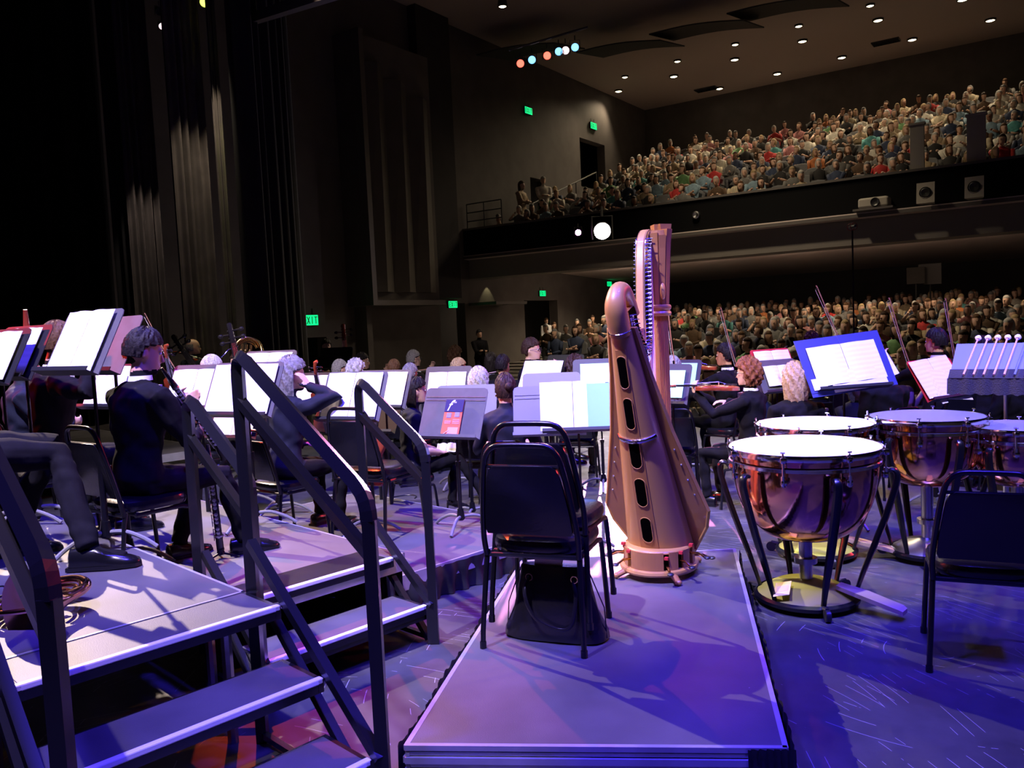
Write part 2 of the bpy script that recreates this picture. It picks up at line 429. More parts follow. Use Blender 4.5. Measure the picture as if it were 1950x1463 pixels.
# downlights
def downlight(px, py, z, r, lab, grp, shade=0):
    p = at(px, py, z=z)
    o = empty('downlight', p)
    m = MB(); m.lathe([(r*1.0, -.02), (r*1.25, -.02), (r*1.3, .05), (r*1.1, .2), (r*1.0, .2)], 18); m.build('trim_ring', 'lamp_can', o)
    m = MB(); m.lathe([(.001, -.03), (r*.6, -.026), (r*.98, -.005)], 18); m.build('lens', 'lamp_warm', o)
    tag(o, lab, 'ceiling light', grp); return p
C1_ = [(1178, 174), (1283, 146), (1399, 114), (1528, 79), (1672, 39), (1833, 0), (1190, 147), (1290, 117), (1400, 85), (1521, 50), (1657, 11), (1370, 169), (1480, 141), (1603, 110), (1737, 76), (1886, 39)]
CLP = []
for i, q in enumerate(C1_):
    rw = 'middle' if i < 6 else ('front' if i < 11 else 'rear')
    CLP.append(downlight(q[0], q[1], 11.95, .15 if i < 6 or i > 10 else .12, 'round recessed downlight in the %s row of the sloping house ceiling' % rw, 'house ceiling downlights, %s row' % rw))
downlight(957, 12, 11.6, .12, 'lone round downlight in the dark ceiling near the top centre of the photo', None)
C2_ = [(1545, 452), (1773, 425), (1330, 492), (1497, 477), (1675, 457), (1872, 435), (1152, 494), (1170, 508), (958, 510)]
SLP = []
for i, q in enumerate(C2_):
    # soffit slopes: solve height by iteration
    z = 3.8
    for _ in range(6):
        p = at(q[0], q[1], z=z); v = (p-HO).dot(HV); z = 3.98-(v+.3)*.68/14.6-.02
    g = 'front row of downlights under the balcony' if i < 2 else 'rear row of downlights under the balcony'
    if i == 8: lab, g = 'small downlight under the left end of the balcony above the wall ledge', None
    else: lab = 'round downlight set in the underside of the balcony, '+('front row' if i < 2 or i == 6 else 'rear row'); g = g if i != 6 else 'front row of downlights under the balcony'
    SLP.append(downlight(q[0], q[1], z, .16, lab, g))
# acoustic cloud panels
for i, (px, py) in enumerate(((1010, 100), (1200, 95), (1345, 60), (1500, 20))):
    p = at(px, py, z=11.0)
    m = MB(); 
    rings = [[(-1.6+.4*j, -1.0+2.0*k, .10*math.sin(j/8*PI)+(.04 if w else 0)) for w in (0, 1) for j in (range(9) if w == 0 else range(8, -1, -1))] for k in (0, 1)]
    m.loft(rings); o = m.build('acoustic_panel', 'cloud_panel'); o.location = p; o.rotation_euler = (.15, .1, HR)
    tag(o, ['curved dark acoustic panel nearest the coloured stage lamps', 'curved dark acoustic panel second along the ceiling, left of the front downlights', 'curved dark acoustic panel third along the ceiling', 'curved dark acoustic panel at the upper edge, nearest the camera'][i], 'acoustic panel')
# ceiling vents
for px, py, l in ((1345, 170, 'small dark square vent at the left of the rear downlight row'), (1687, 80, 'small dark square vent between the downlights at upper right')):
    p = at(px, py, z=11.97); m = MB()
    m.box((0, 0, 0), (1.0, .5, .05)); 
    for k in range(5): m.box((0, -.2+.1*k, -.03), (.95, .02, .03), mi=1)
    o = m.build('ceiling_vent', ['lamp_can', 'black_metal']); o.location = p; o.rotation_euler = (0, 0, HR); tag(o, l, 'vent')
# stage lamps hung from a pipe
def stage_lamp(px, py, y, r, lens, lab, aim=(0, 0, 0), grp=None):
    p = at(px, py, y=y); o = empty('stage_lamp', p)
    d = (Vector(aim)-p).normalized(); Q = Vector((0, 0, 1)).rotation_difference(d).to_matrix().to_4x4()
    m = MB(); m.lathe([(.001, -r*3.4), (r*.8, -r*3.2), (r*.95, -r*1), (r*1.12, 0), (r*1.12, r*.3), (r*1.02, r*.3), (r*1.0, 0)], 18, M=Q); m.build('housing', 'lamp_can', o, smooth=True)
    m = MB(); m.lathe([(.001, r*.08), (r*.6, r*.04), (r*.98, 0)], 18, M=Q); m.build('lens', lens, o)
    m = MB(); m.tube([(-r*1.25, 0, -r), (-r*1.25, 0, r*1.8), (r*1.25, 0, r*1.8), (r*1.25, 0, -r)], r*.1); m.tube([(0, 0, r*1.8), (0, 0, r*3.0)], r*.16); m.build('yoke', 'lamp_can', o)
    tag(o, lab, 'stage light', grp); return p
for px, py, l, lab in ((991, 121, 'lamp_red', 'red stage lamp at the left end of the coloured row'), (1013, 114, 'lamp_blue', 'blue stage lamp second from left in the coloured row'), (1042, 106, 'lamp_red', 'red stage lamp third from left in the coloured row'),
                       (1064, 98, 'lamp_blue', 'pale blue stage lamp fourth in the coloured row'), (1077, 96, 'lamp_pale', 'pinkish white stage lamp between two blue ones'), (1095, 90, 'lamp_blue', 'blue stage lamp at the right end of the coloured row')):
    stage_lamp(px, py, 22, .10, l, lab, (0, 3, 1))
a = at(970, 118, y=22); c = at(1120, 74, y=22)
m = MB(); m.tube([a+Vector((0, 0, .3)), c+Vector((0, 0, .3))], .03); tag(m.build('lighting_pipe', 'lamp_can'), 'dark horizontal lighting pipe carrying the row of red and blue lamps', 'pipe')
BIG = stage_lamp(1147, 440, 24.5, .24, 'lamp_white', 'dazzling white violet followspot on the balcony front left of the harp top', (0, 3.3, .6))
stage_lamp(1101, 443, 25, .09, 'lamp_violet', 'small violet lamp just left of the dazzling followspot', (0, 3, 1))
KEY = stage_lamp(390, 4, 12, .07, 'lamp_yellow', 'yellow green stage lamp at the top edge, highest of the four on the left', (0, 4, 0))
stage_lamp(348, 24, 12.5, .055, 'lamp_yellow', 'yellow green stage lamp just below and left of the highest one', (0, 4, 0))
for px, py, l, s in ((309, 50, 'dim pinkish stage lamp lowest of the four at upper left', 'lamp_can'), (303, 22, 'dark unlit stage lamp at the left end of the upper left cluster', 'lamp_can')):
    stage_lamp(px, py, 12.5, .05, 'lamp_pale' if py > 30 else 'lamp_can', l, (0, 4, 0))
# stage-left curtains
def curtain(px0, px1, y0, y1, ztop, waves, amp, mt, lab, name='stage_curtain'):
    a = at(px0, 640, y=y0); c = at(px1, 640, y=y1); d = Vector((c.x-a.x, c.y-a.y, 0)); L = d.length; d.normalize(); nr = Vector((-d.y, d.x, 0))
    n = waves*12; m = MB(); rows = []
    for th in (0, .012):
        for zi in range(9):
            z = ztop*zi/8; fl = 1.0+.25*(1-zi/8)
            rows.append([tuple(Vector((a.x, a.y, z))+d*(L*j/n)+nr*(amp*fl*(math.sin(2*PI*waves*j/n+.4*math.sin(j*.37))+.35*math.sin(2*PI*waves*2.3*j/n+1))+th)) for j in range(n+1)])
    m.loft(rows[:9], cap=False, close=False); m.loft(rows[9:], cap=False, close=False)
    o = m.build(name, mt, smooth=True, fix=False); tag(o, lab, 'curtain'); return o
curtain(-260, 225, 15, 16, 10.5, 9, .10, 'velvet', 'wide black stage curtain at the far left of the photo')
curtain(228, 262, 12.6, 12.2, 9.5, 2, .05, 'velvet', 'thin edge of dark curtain left of the two lit curtains')
curtain(262, 322, 12.0, 12.3, 9.5, 4, .07, 'curtain_grey', 'narrow grey curtain catching light, left of the wider lit one')
curtain(355, 418, 11.2, 11.6, 9.5, 4, .06, 'curtain_grey', 'wide pleated grey curtain lit at its right edge')
curtain(434, 452, 11.2, 11.2, 9.5, 2, .04, 'curtain_grey', 'thin curtain strip with yellow lit folds')
curtain(485, 575, 10.6, 13.5, 9.5, 6, .10, 'velvet', 'black stage curtain with a faint blue edge before the exit sign')
a = at(470, 40, y=12); c = at(590, 0, y=9)
m = MB(); m.tube([a, c+(c-a)*.5], .06, square=True); tag(m.build('lighting_beam', 'ledge'), 'pale angled beam high above the stage at the top edge', 'beam')
# ---------------------------------------------------------------- people
def head_rings(M, s=1.0):
    R = [(-.122, .012, .070, .045), (-.114, .034, .086, .012), (-.098, .046, .090, -.012), (-.075, .054, .090, -.045), (-.045, .062, .089, -.068), (-.015, .068, .086, -.082),
         (.015, .072, .084, -.092), (.045, .075, .087, -.098), (.075, .072, .078, -.095), (.098, .060, .060, -.082), (.114, .040, .035, -.058), (.122, .015, .005, -.03)]
    out = []
    for z, w, f, bk in R:
        c = (f+bk)/2; h = (f-bk)/2; ring = []
        for j in range(20):
            a = 2*PI*j/20; x = math.sin(a); y = math.cos(a)
            x = math.copysign(abs(x)**.85, x); 
            ring.append(tuple(M @ Vector((x*w*s, (c+y*h)*s, z*s))))
        out.append(ring)
    return out
def ik(a, t, l1, l2, pole):
    a = Vector(a); t = Vector(t); d = t-a; L = min(d.length, (l1+l2)*.998); d.normalize(); t = a+d*L
    x = (l1*l1-l2*l2+L*L)/(2*L); h = math.sqrt(max(0, l1*l1-x*x)); p = Vector(pole); p = (p-d*p.dot(d)).normalized()
    return a+d*x+p*h, t

BODYCACHE = {}
def hand_geo(m, wrist, d, palm, side, curl, s=1.0):
    # d: direction of the hand, palm: palm normal (towards what is held)
    d = Vector(d).normalized(); palm = Vector(palm); palm = (palm-d*palm.dot(d)).normalized(); sd = d.cross(palm)*side
    W = Vector(wrist)
    Mh = Matrix((sd, d, palm)).transposed().to_4x4(); Mh.translation = W+d*.045*s
    m.ell((0, 0, 0), (.040*s, .052*s, .017*s), 10, 6, M=Mh)
    for i, (off, ln) in enumerate(((-.030, .072), (-.010, .082), (.010, .076), (.029, .060))):
        p = W+d*.080*s+sd*off*s; pts = [W+d*.05*s+sd*off*.8*s, p]; dd = d+sd*off*2
        for k, (f, c) in enumerate(((.45, .5), (.3, .7), (.25, .6))):
            dd = (dd+palm*c*curl).normalized(); p = p+dd*ln*f*s; pts.append(p)
        m.tube(pts, [.009*s, .0095*s, .009*s, .008*s, .0065*s], 7)
    p = W+d*.02*s-sd*.028*s; q = p+(d*.6-sd*.75+palm*.3).normalized()*.038*s; r_ = q+(d*.9-sd*.2+palm*.4*(1+curl)).normalized()*.030*s
    m.tube([W+d*.015*s, p, q, r_], [.013*s, .012*s, .0105*s, .008*s], 7)

def make_person(name, loc, rz, pose='lap', s=1.0, hair='short', haircol='darkbrown', skin=0, top='suit_black', legs='trouser_black', voxel=.012,
                lean=.0, turn=0.0, nod=0.0, stand=False, sleeves=True, seat=.46, legp=None, collar=None, glasses=False, female=False, extra=None, eyes=True, hands=True):
    """local frame: faces +y, origin on the floor under the hips"""
    J = {}
    hz = .90 if stand else seat+.09
    J['hip'] = Vector((0, 0, hz))
    up = Vector((0, math.sin(lean), math.cos(lean)))
    J['waist'] = J['hip']+up*.18; J['chest'] = J['hip']+up*.38; J['sh'] = J['hip']+up*.50; J['neck'] = J['hip']+up*.57; 
    J['head'] = J['neck']+Vector((0, math.sin(lean)*.10+.025, .135))
    HMt = Matrix.Translation(J['head']) @ Matrix.Rotation(turn, 4, 'Z') @ Matrix.Rotation(-nod, 4, 'X')
    shw = .175 if female else .205
    segs = []   # (a, b, radius weight, region)
    m = MB(); torso = []
    up2 = up; fwd = Vector((0, math.cos(lean), -math.sin(lean)))
    tk = .94 if female else 1.08
    for t, w, dpt, fo in ((-.10, .10, .08, .02), (-.06, .165, .115, .01), (.0, .178*tk+(.012 if female else 0), .125, 0), (.09, .160*tk, .112, 0), (.18, .148*tk, .105, 0), (.28, .166*tk, .124*tk, 0), (.38, .184*tk, .130*tk, 0), (.45, .190*tk, .118*tk, -.01), (.50, .172*tk, .092, -.015), (.535, .10, .062, -.012), (.56, .06, .052, 0), (.60, .05, .05, .01)):
        c = J['hip']+up2*t+fwd*fo
        torso.append([tuple(c+Vector((1, 0, 0))*math.sin(2*PI*j/20)*w+fwd*math.cos(2*PI*j/20)*dpt) for j in range(20)])
    m.loft(torso)
    m.tube([J['neck']-up*.06, J['neck']+up*.03, J['head']+Vector((0, -.01, -.04))], [.058, .052, .052], 12)
    m.loft(head_rings(HMt))
    hm = lambda p: HMt @ Vector(p)
    m.tube([hm((0, .078, .02)), hm((0, .096, -.01)), hm((0, .108, -.032)), hm((0, .088, -.042))], [.009, .011, .014, .010], 8)
    m.tube([hm((-.05, .074, .028)), hm((0, .090, .030)), hm((.05, .074, .028))], .009, 6)
    m.tube([hm((-.022, .086, -.066)), hm((0, .094, -.065)), hm((.022, .086, -.066))], .007, 6)
    m.tube([hm((-.018, .085, -.078)), hm((0, .092, -.079)), hm((.018, .085, -.078))], .007, 6)
    for sx in (-1, 1):
        m.ell((0, 0, 0), (.009, .018, .031), 8, 6, M=HMt @ Matrix.Translation((sx*.074, -.006, -.008)) @ Matrix.Rotation(sx*.35, 4, 'Z'))
    REG = [('torso', J['hip'], J['neck']-up*.02, .17), ('skin', J['neck']+up*.035, J['head']+Vector((0, 0, .1)), .05)]
    # arms
    poses = dict(
        lap=[((-.10, .26, seat+.20), (-.4, -.6, -.5), (.3, 1, -.1), (0, -.2, -1), .5), ((.10, .27, seat+.20), (.4, -.6, -.5), (-.3, 1, -.1), (0, -.2, -1), .5)],
        clarinet=[((-.045, .30, seat+.50), (-.7, 0, -1), (.5, .8, .1), (.7, .1, .2), 1.1), ((.055, .35, seat+.30), (.7, 0, -1), (-.5, .8, .1), (-.7, .2, .1), 1.1)],
        flute=[((-.16, .26, seat+.66), (-1, 0, -.6), (.2, .6, .7), (.3, .3, 0), .9), ((.30, .20, seat+.66), (1, 0, -.6), (-.2, .7, .5), (-.3, .3, .1), .9)],
        violin=[((-.26, .42, seat+.62), (-.3, 0, -1), (.1, .3, .9), (.9, -.2, .1), 1.2), ((.24, .36, seat+.50), (1, 0, -.4), (-.6, .8, .1), (0, .2, -1), .8)],
        cello=[((-.16, .26, seat+.62), (-1, 0, -.4), (.7, .3, .2), (.5, -.6, 0), 1.0), ((.28, .34, seat+.16), (1, 0, -.2), (-.4, .8, -.2), (0, .2, -1), .7)],
        head=[((-.12, .28, seat+.22), (-.5, -.4, -.5), (.3, 1, 0), (0, 0, -1), .5), ((.17, .14, seat+.70), (1, .3, -.6), (-.3, -.3, .9), (-.8, -.3, 0), .6)],
        side=[((-.25, .03, hz-.10), (-.3, -1, 0), (0, .1, -1), (1, 0, 0), .4), ((.25, .03, hz-.10), (.3, -1, 0), (0, .1, -1), (-1, 0, 0), .4)],
        fold=[((.02, .24, hz+.22), (-1, -.4, -.6), (1, .1, 0), (0, -1, 0), .4), ((-.02, .26, hz+.20), (1, -.4, -.6), (-1, .1, 0), (0, -1, 0), .4)],
        raise_=[((-.12, .28, seat+.2), (-.5, -.4, -.5), (.3, 1, 0), (0, 0, -1), .5), ((.30, .34, seat+.52), (1, 0, -.6), (-.1, .5, .9), (-.8, .2, 0), .8)],
        read=[((-.12, .33, seat+.33), (-.6, -.2, -1), (.3, .7, .5), (.8, -.3, 0), .6), ((.12, .33, seat+.33), (.6, -.2, -1), (-.3, .7, .5), (-.8, -.3, 0), .6)])
    PS = poses[pose]
    J['hands'] = []
    for i, sx in enumerate((-1, 1)):
        sh = J['sh']+Vector((sx*shw, -.01, -.045)); tgt, pole, hd, pn, curl = PS[i]
        if isinstance(tgt, tuple): tgt = Vector(tgt)
        el, wr = ik(sh, tgt, .29, .25, pole)
        mid = (sh+el)/2
        m.tube([J['sh']+Vector((sx*.07, 0, -.02)), sh, mid, el, (el+wr)/2, wr], [.064, .072*tk, .062*tk, .051, .046 if sleeves else .042, .030 if not sleeves else .038], 12)
        m.ell(sh, (.062, .062, .062), 10, 8)
        REG.append(('torso', sh, el, .05)); 
        fore_end = el+(wr-el)*.93 if sleeves else el+(wr-el)*-.35
        if sleeves: REG.append(('torso', el, fore_end, .04)); REG.append(('skin', wr+Vector(hd).normalized()*.03, wr+Vector(hd).normalized()*.16, .02))
        else: REG.append(('skin', el+(wr-el)*.05, wr, .04)); REG.append(('skin', wr, wr+Vector(hd).normalized()*.16, .02))
        if hands: hand_geo(m, wr, hd, pn, -sx, curl)
        else: m.tube([wr, wr+Vector(hd).normalized()*.09], [.03, .028], 8)
        J['hands'].append((wr, Vector(hd).normalized(), Vector(pn)))
    # legs
    for i, sx in enumerate((-1, 1)):
        hp = J['hip']+Vector((sx*.09, .02, -.03))
        if legp: kn, an, fd = legp[i]
        elif stand: kn, an, fd = (sx*.10, .03, .48), (sx*.11, 0, .08), (sx*.2, 1, 0)
        else: kn, an, fd = (sx*.14, .44, seat+.05), (sx*.13, .40, .09), (sx*.15, 1, 0)
        kn = Vector(kn); an = Vector(an); fd = Vector(fd).normalized()
        wl = 1.0 if not female else .9
        m.tube([hp+Vector((0, -.05, .0)), hp, hp*.6+kn*.4, kn, kn*.62+an*.38, kn*.25+an*.75, an], [.085*wl, .098*wl, .084*wl, .064*wl, .060*wl, .052*wl, .048*wl], 12)
        m.tube([an+Vector((0, 0, -.02)), an+fd*.06+Vector((0, 0, -.035)), an+fd*.15+Vector((0, 0, -.05))], [.034, .032, .022], 8)
        REG.append(('legs', hp, kn, .085)); REG.append(('legs', kn, an, .055)); REG.append(('legs', an, an+fd*.12-Vector((0, 0, .05)), .03))
        J['foot%d' % i] = (an, fd)
    o = m.build(name, 'skin_pale', smooth=True)
    md = o.modifiers.new('r', 'REMESH'); md.mode = 'VOXEL'; md.voxel_size = voxel; md.use_smooth_shade = True
    if voxel <= .02:
        sm = o.modifiers.new('s', 'SMOOTH'); sm.factor = .5; sm.iterations = 2
    dg = bpy.context.evaluated_depsgraph_get(); dg.update()
    me = bpy.data.meshes.new_from_object(o.evaluated_get(dg)); old = o.data; o.modifiers.clear(); o.data = me; bpy.data.meshes.remove(old)
    # cloth folds + regions
    nv = len(me.vertices); co = np.empty(nv*3, 'f'); me.vertices.foreach_get('co', co); co = co.reshape(-1, 3)
    nf = len(me.polygons); fc = np.empty(nf*3, 'f'); me.polygons.foreach_get('center', fc); fc = fc.reshape(-1, 3)
    def seg_d(P, a, b):
        a = np.array(a, 'f'); b = np.array(b, 'f'); ab = b-a; t = np.clip(((P-a)@ab)/(ab@ab+1e-9), 0, 1); return np.linalg.norm(P-(a+t[:, None]*ab), axis=1)
    best = np.full(nf, 1e9, 'f'); reg = np.zeros(nf, 'i')
    ids = {'skin': 0, 'torso': 1, 'legs': 2}
    for r, a, b_, rad in REG:
        d = seg_d(fc, a, b_)-rad; k = d < best; best[k] = d[k]; reg[k] = ids[r]
    hd = np.array(J['head'], 'f'); hdm = fc[:, 2] > J['neck'].z+.035
    reg[(np.linalg.norm(fc-hd, axis=1) < .17) & hdm] = 0
    me.materials.clear()
    for mt in (SKINS[skin], MATS[top], MATS[legs]): me.materials.append(mt)
    me.polygons.foreach_set('material_index', reg)
    if voxel <= .02:
        vr = np.full(nv, 1e9, 'f'); isk = np.zeros(nv, bool)
        for r, a, b_, rad in REG:
            d = seg_d(co, a, b_)-rad; k = d < vr; vr[k] = d[k]; isk[k] = (r == 'skin')
        isk |= (np.linalg.norm(co-hd, axis=1) < .17)
        nrm = np.empty(nv*3, 'f'); me.vertices.foreach_get('normal', nrm); nrm = nrm.reshape(-1, 3)
        w = .004*(np.sin(co[:, 2]*38+co[:, 0]*22+3*np.sin(co[:, 1]*13))+.6*np.sin(co[:, 0]*55-co[:, 2]*33+2*np.sin(co[:, 2]*21)))
        w[isk] = 0; co += nrm*w[:, None]
        me.vertices.foreach_set('co', co.ravel())
    me.polygons.foreach_set('use_smooth', [True]*nf); me.update()
    o.location = loc; o.rotation_euler = (0, 0, rz); o.scale = (s, s, s)
    # hair
    if hair != 'bald0': hair_obj(hair, haircol, HMt, o, seed=hash(name+str(loc)) % 97 if False else int(abs(loc[0]*37+loc[1]*11)) % 97)
    if eyes:
        e = MB()
        for sx in (-1, 1):
            e.ell((0, 0, 0), (.0125, .010, .009), 8, 6, M=HMt @ Matrix.Translation((sx*.030, .080, .010))); e.ell((0, 0, 0), (.006, .004, .006), 8, 6, mi=1, M=HMt @ Matrix.Translation((sx*.030, .0885, .010)))
        e.build('eyes', ['eye_white', 'iris'], o, smooth=True)
    if glasses:
        g = MB()
        for sx in (-1, 1):
            g.tube(arc((sx*.033, .104, .008), .024, 0, 2*PI, 16), .0022, 6, M=HMt, cap=False); g.tube([(sx*.057, .104, .012), (sx*.074, .08, .014), (sx*.077, 0, .008)], .002, 6, M=HMt)
        g.tube([(-.01, .104, .012), (.01, .104, .012)], .002, 6, M=HMt); g.build('glasses', 'black_plastic', o)
    if collar:
        g = MB(); c = J['neck']-up*.012
        g.loft([[tuple(c+up*h+Vector((math.sin(2*PI*j/20)*(.064+w), math.cos(2*PI*j/20)*(.060+w), 0))) for j in range(20)] for h, w in ((-.004, .003), (.008, .0), (.017, -.002), (.020, .002), (.004, .006), (-.008, .008))], cap=False)
        if top.startswith('suit'):
            cc = J['hip']+up*.46+fwd*.110
            g.loft([[tuple(cc+Vector((-.045, 0, 0))+up*.07), tuple(cc+Vector((.045, 0, 0))+up*.07), tuple(cc+Vector((.045, -.02, 0))+up*.07), tuple(cc+Vector((-.045, -.02, 0))+up*.07)],
                    [tuple(cc+Vector((-.008, .015, 0))-up*.15), tuple(cc+Vector((.008, .015, 0))-up*.15), tuple(cc+Vector((.008, -.01, 0))-up*.15), tuple(cc+Vector((-.008, -.01, 0))-up*.15)]])
        g.build('shirt_collar', collar, o, smooth=True)
    J['M'] = Matrix.Translation(loc) @ Matrix.Rotation(rz, 4, 'Z') @ Matrix.Scale(s, 4)
    J['HM'] = HMt
    if not (extra and extra.get('noshoes')):
        for i in (0, 1):
            an, fd = J['foot%d' % i]; g = MB(); sdv = fd.cross(Vector((0, 0, 1))).normalized()
            zf = an.z-.09
            if extra and extra.get('heels'):
                rings = []
                for t, w, z0, z1 in ((-.055, .02, .055, .10), (-.02, .027, .05, .085), (.05, .03, .022, .06), (.11, .036, .004, .04), (.155, .03, .004, .03), (.185, .008, .006, .018)):
                    c = an+fd*t; rings.append([tuple(Vector((c.x, c.y, zf+z))+sdv*q) for q, z in ((-w, z0), (w, z0), (w*.95, (z0+z1)/2), (w*.6, z1), (-w*.6, z1), (-w*.95, (z0+z1)/2))])
                g.loft(rings); c = an-fd*.045; g.tube([(c.x, c.y, zf+.07), (c.x-fd.x*.01, c.y-fd.y*.01, zf)], [.014, .005], 8)
            else:
                rings = []
                for t, w, h in ((-.085, .02, .07), (-.075, .036, .095), (-.03, .041, .10), (.03, .042, .095), (.07, .045, .075), (.12, .050, .06), (.165, .046, .048), (.20, .030, .036), (.212, .010, .022)):
                    c = an+fd*t; rings.append([tuple(Vector((c.x, c.y, zf))+sdv*(w*x)+Vector((0, 0, z*h))) for x, z in ((-.9, 0), (.9, 0), (1, .2), (.97, .5), (.75, .85), (.3, 1), (-.3, 1), (-.75, .85), (-.97, .5), (-1, .2))])
                g.loft(rings); c = an
                g.loft([[tuple(Vector((an.x, an.y, zf))+fd*t+sdv*(x)+Vector((0, 0, z))) for t, x in ((-.09, -.04), (-.09, .04), (.1, .053), (.2, .035), (.215, 0), (.2, -.035), (.1, -.053))] for z in (0, .016)])
            g.build('shoe', 'shoe', o, smooth=True)
    return o, J

def hair_obj(style, colr, HMt, parent, seed=0, res=(56, 36)):
    rs = random.Random(seed); n, k = res; rings = []
    for i in range(k+1):
        th = PI*i/k; ring = []
        for j in range(n):
            a = 2*PI*j/n
            dx, dy, dz = math.sin(th)*math.sin(a), math.sin(th)*math.cos(a), math.cos(th)
            ax, ay, az = .076, .096, .124
            thick = .012; noise = .0035*math.sin(a*23+seed+3*math.sin(th*5))+.002*math.sin(a*41+th*9)
            down = max(0, -dz)
            front = dy > .15
            hairline = .38 if style not in ('bald', 'receding') else .95
            keep = True
            if dy > .0 and dz < hairline*(.6+.6*dy) : keep = False
            if style == 'short':
                thick = .013+.010*max(0, dz)
                if dz < -.34: keep = False
                if dy > -.12 and dz < -.05: keep = False
            elif style == 'bald':
                if dz > .35: keep = False
                if dz < -.45 or dy > -.05: keep = False
                thick = .009
            elif style == 'curly':
                thick = .034+.012*math.sin(a*9+seed)*math.sin(th*11)+.008*math.sin(a*17+th*13)
                if dy > -.02 and dz < -.3: keep = False
                if dz < -.75: keep = False
            elif style in ('bob', 'long', 'wavy'):
                thick = .020 if style != 'wavy' else .032+.008*math.sin(a*10+th*12+seed)
                if dy > .05 and dz < -.1 and abs(dx) < .62: keep = False
            elif style == 'bun':
                thick = .013
                if dz < -.55 or (dy > -.1 and dz < -.2): keep = False
            p = Vector((dx*ax, -.006+dy*ay, .004+dz*az)); d = Vector((dx, dy, dz))
            if keep: p = p+d*(thick+noise)
            else: p = Vector((dx*ax*.80, -.008+dy*ay*.74, dz*az*.80))
            if keep and style in ('bob', 'long', 'wavy') and dz < .05:
                ln = {'bob': .075, 'long': .20, 'wavy': .10}[style]
                f = min(1, (.05-dz)/.9)
                p.z -= ln*f; 
                rr = math.hypot(p.x, p.y+.006); tgt = (.098 if style != 'wavy' else .115)*(1-.25*f)
                if rr > 1e-4 and f < .95: 
                    q = max(rr, tgt*min(1, math.sin(th)*1.6))/rr; p.x *= q; p.y = (p.y+.006)*q*.92-.012
            ring.append(tuple(HMt @ p))
        rings.append(ring)
    m = MB(); m.loft(rings, cap=False)
    if style == 'bun': m.ell((0, -.115, .03), (.034, .03, .034), 14, 10, M=HMt)
    return m.build('hair', HAIR[colr], parent, smooth=True)
# ---------------------------------------------------------------- audience
def low_person(i):
    rs = random.Random(100+i); v = MB()
    tx = rs.uniform(-.03, .03); ln = rs.uniform(-.08, .12); hy = rs.uniform(-.5, .5)
    def ring(c, w, d, n=10): return [(c[0]+math.sin(2*PI*j/n)*w, c[1]+math.cos(2*PI*j/n)*d, c[2]) for j in range(n)]
    # shirt 0, skin 1, hair 2, trousers 3
    v.loft([ring((0, 0, .44), .17, .13), ring((0, .01, .62), .16, .12), ring((tx, ln*.5, .82), .19, .13), ring((tx, ln*.7, .97), .20, .11), ring((tx, ln*.8, 1.03), .12, .08), ring((tx, ln*.85, 1.06), .06, .06)], 0)
    v.tube([(tx, ln*.85, 1.03), (tx, ln+.02, 1.14)], .05, 8, 1)
    HMt = Matrix.Translation((tx*1.4, ln+.03, 1.21)) @ Matrix.Rotation(hy, 4, 'Z') @ Matrix.Rotation(rs.uniform(-.2, .25), 4, 'X')
    v.loft([[(math.sin(2*PI*j/10)*w, c+math.cos(2*PI*j/10)*d, z) for j in range(10)] for z, w, d, c in ((-.118, .03, .03, .04), (-.08, .055, .065, .02), (-.02, .07, .085, 0), (.04, .075, .092, -.005), (.09, .062, .07, -.01), (.118, .02, .03, -.01))], 1, HMt)
    v.loft([[(-.012, .085, .01), (.012, .085, .01), (0, .07, .01)], [(-.016, .088, -.03), (.016, .088, -.03), (0, .118, -.032)]], 1, HMt)
    long = i % 2
    rr = []
    for kk in range(9):
        th = PI*kk/8*.86; g = []
        for j in range(14):
            a = 2*PI*j/14; d = Vector((math.sin(th)*math.sin(a), math.sin(th)*math.cos(a), math.cos(th)))
            keep = not (d.y > .05 and d.z < .45) and (long or d.z > -.5)
            q = Vector((d.x*.076, d.y*.094-.006, d.z*.122))*(1.2 if keep else .8)
            if keep and long and d.z < 0: q.z -= .07*(-d.z); q.x *= 1.08
            g.append(tuple(q))
        rr.append(g)
    v.loft(rr, 2, HMt)
    ps = rs.choice([0, 0, 1, 2, 3])
    for sx in (-1, 1):
        sh = Vector((sx*.20+tx, ln*.7, .97))
        if ps == 0: h = Vector((sx*.07, .30, .66))
        elif ps == 1: h = Vector((sx*.10, .32, .80))
        elif ps == 2: h = Vector((-sx*.10, .22, .76+.03*sx))
        else: h = Vector((sx*.09, .18, 1.08)) if sx > 0 else Vector((-.07, .28, .68))
        el, wr = ik(sh, h, .28, .25, (sx*.7, -.3, -1))
        v.tube([sh, el], [.062, .048], 7, 0); v.tube([el, wr], [.042, .03], 7, 1 if rs.random() < .6 else 0); v.ell(wr+(wr-el).normalized()*.05, (.035, .04, .03), 6, 5, 1)
        v.tube([(sx*.09, 0, .50), (sx*.12, .42, .52)], [.09, .065], 8, 3); v.tube([(sx*.12, .42, .52), (sx*.12, .38, .05)], [.06, .045], 8, 3)
        v.box((sx*.12, .43, .035), (.09, .24, .07), mi=3)
    return v
NV = 8
LP = [low_person(i) for i in range(NV)]
CLOTH = [('white', (.62, .58, .50)), ('cream', (.55, .47, .33)), ('beige', (.36, .27, .17)), ('light blue', (.22, .33, .42)), ('black', (.018, .016, .017)), ('dark blue', (.03, .045, .10)), ('red', (.50, .03, .03)), ('grey', (.16, .155, .15)), ('pink', (.52, .22, .22)), ('green', (.14, .30, .12)), ('turquoise', (.10, .36, .36)), ('orange', (.5, .16, .05)), ('brown', (.10, .055, .03))]
CW = [15, 9, 10, 8, 22, 12, 4, 13, 3, 2, 2, 2, 13]
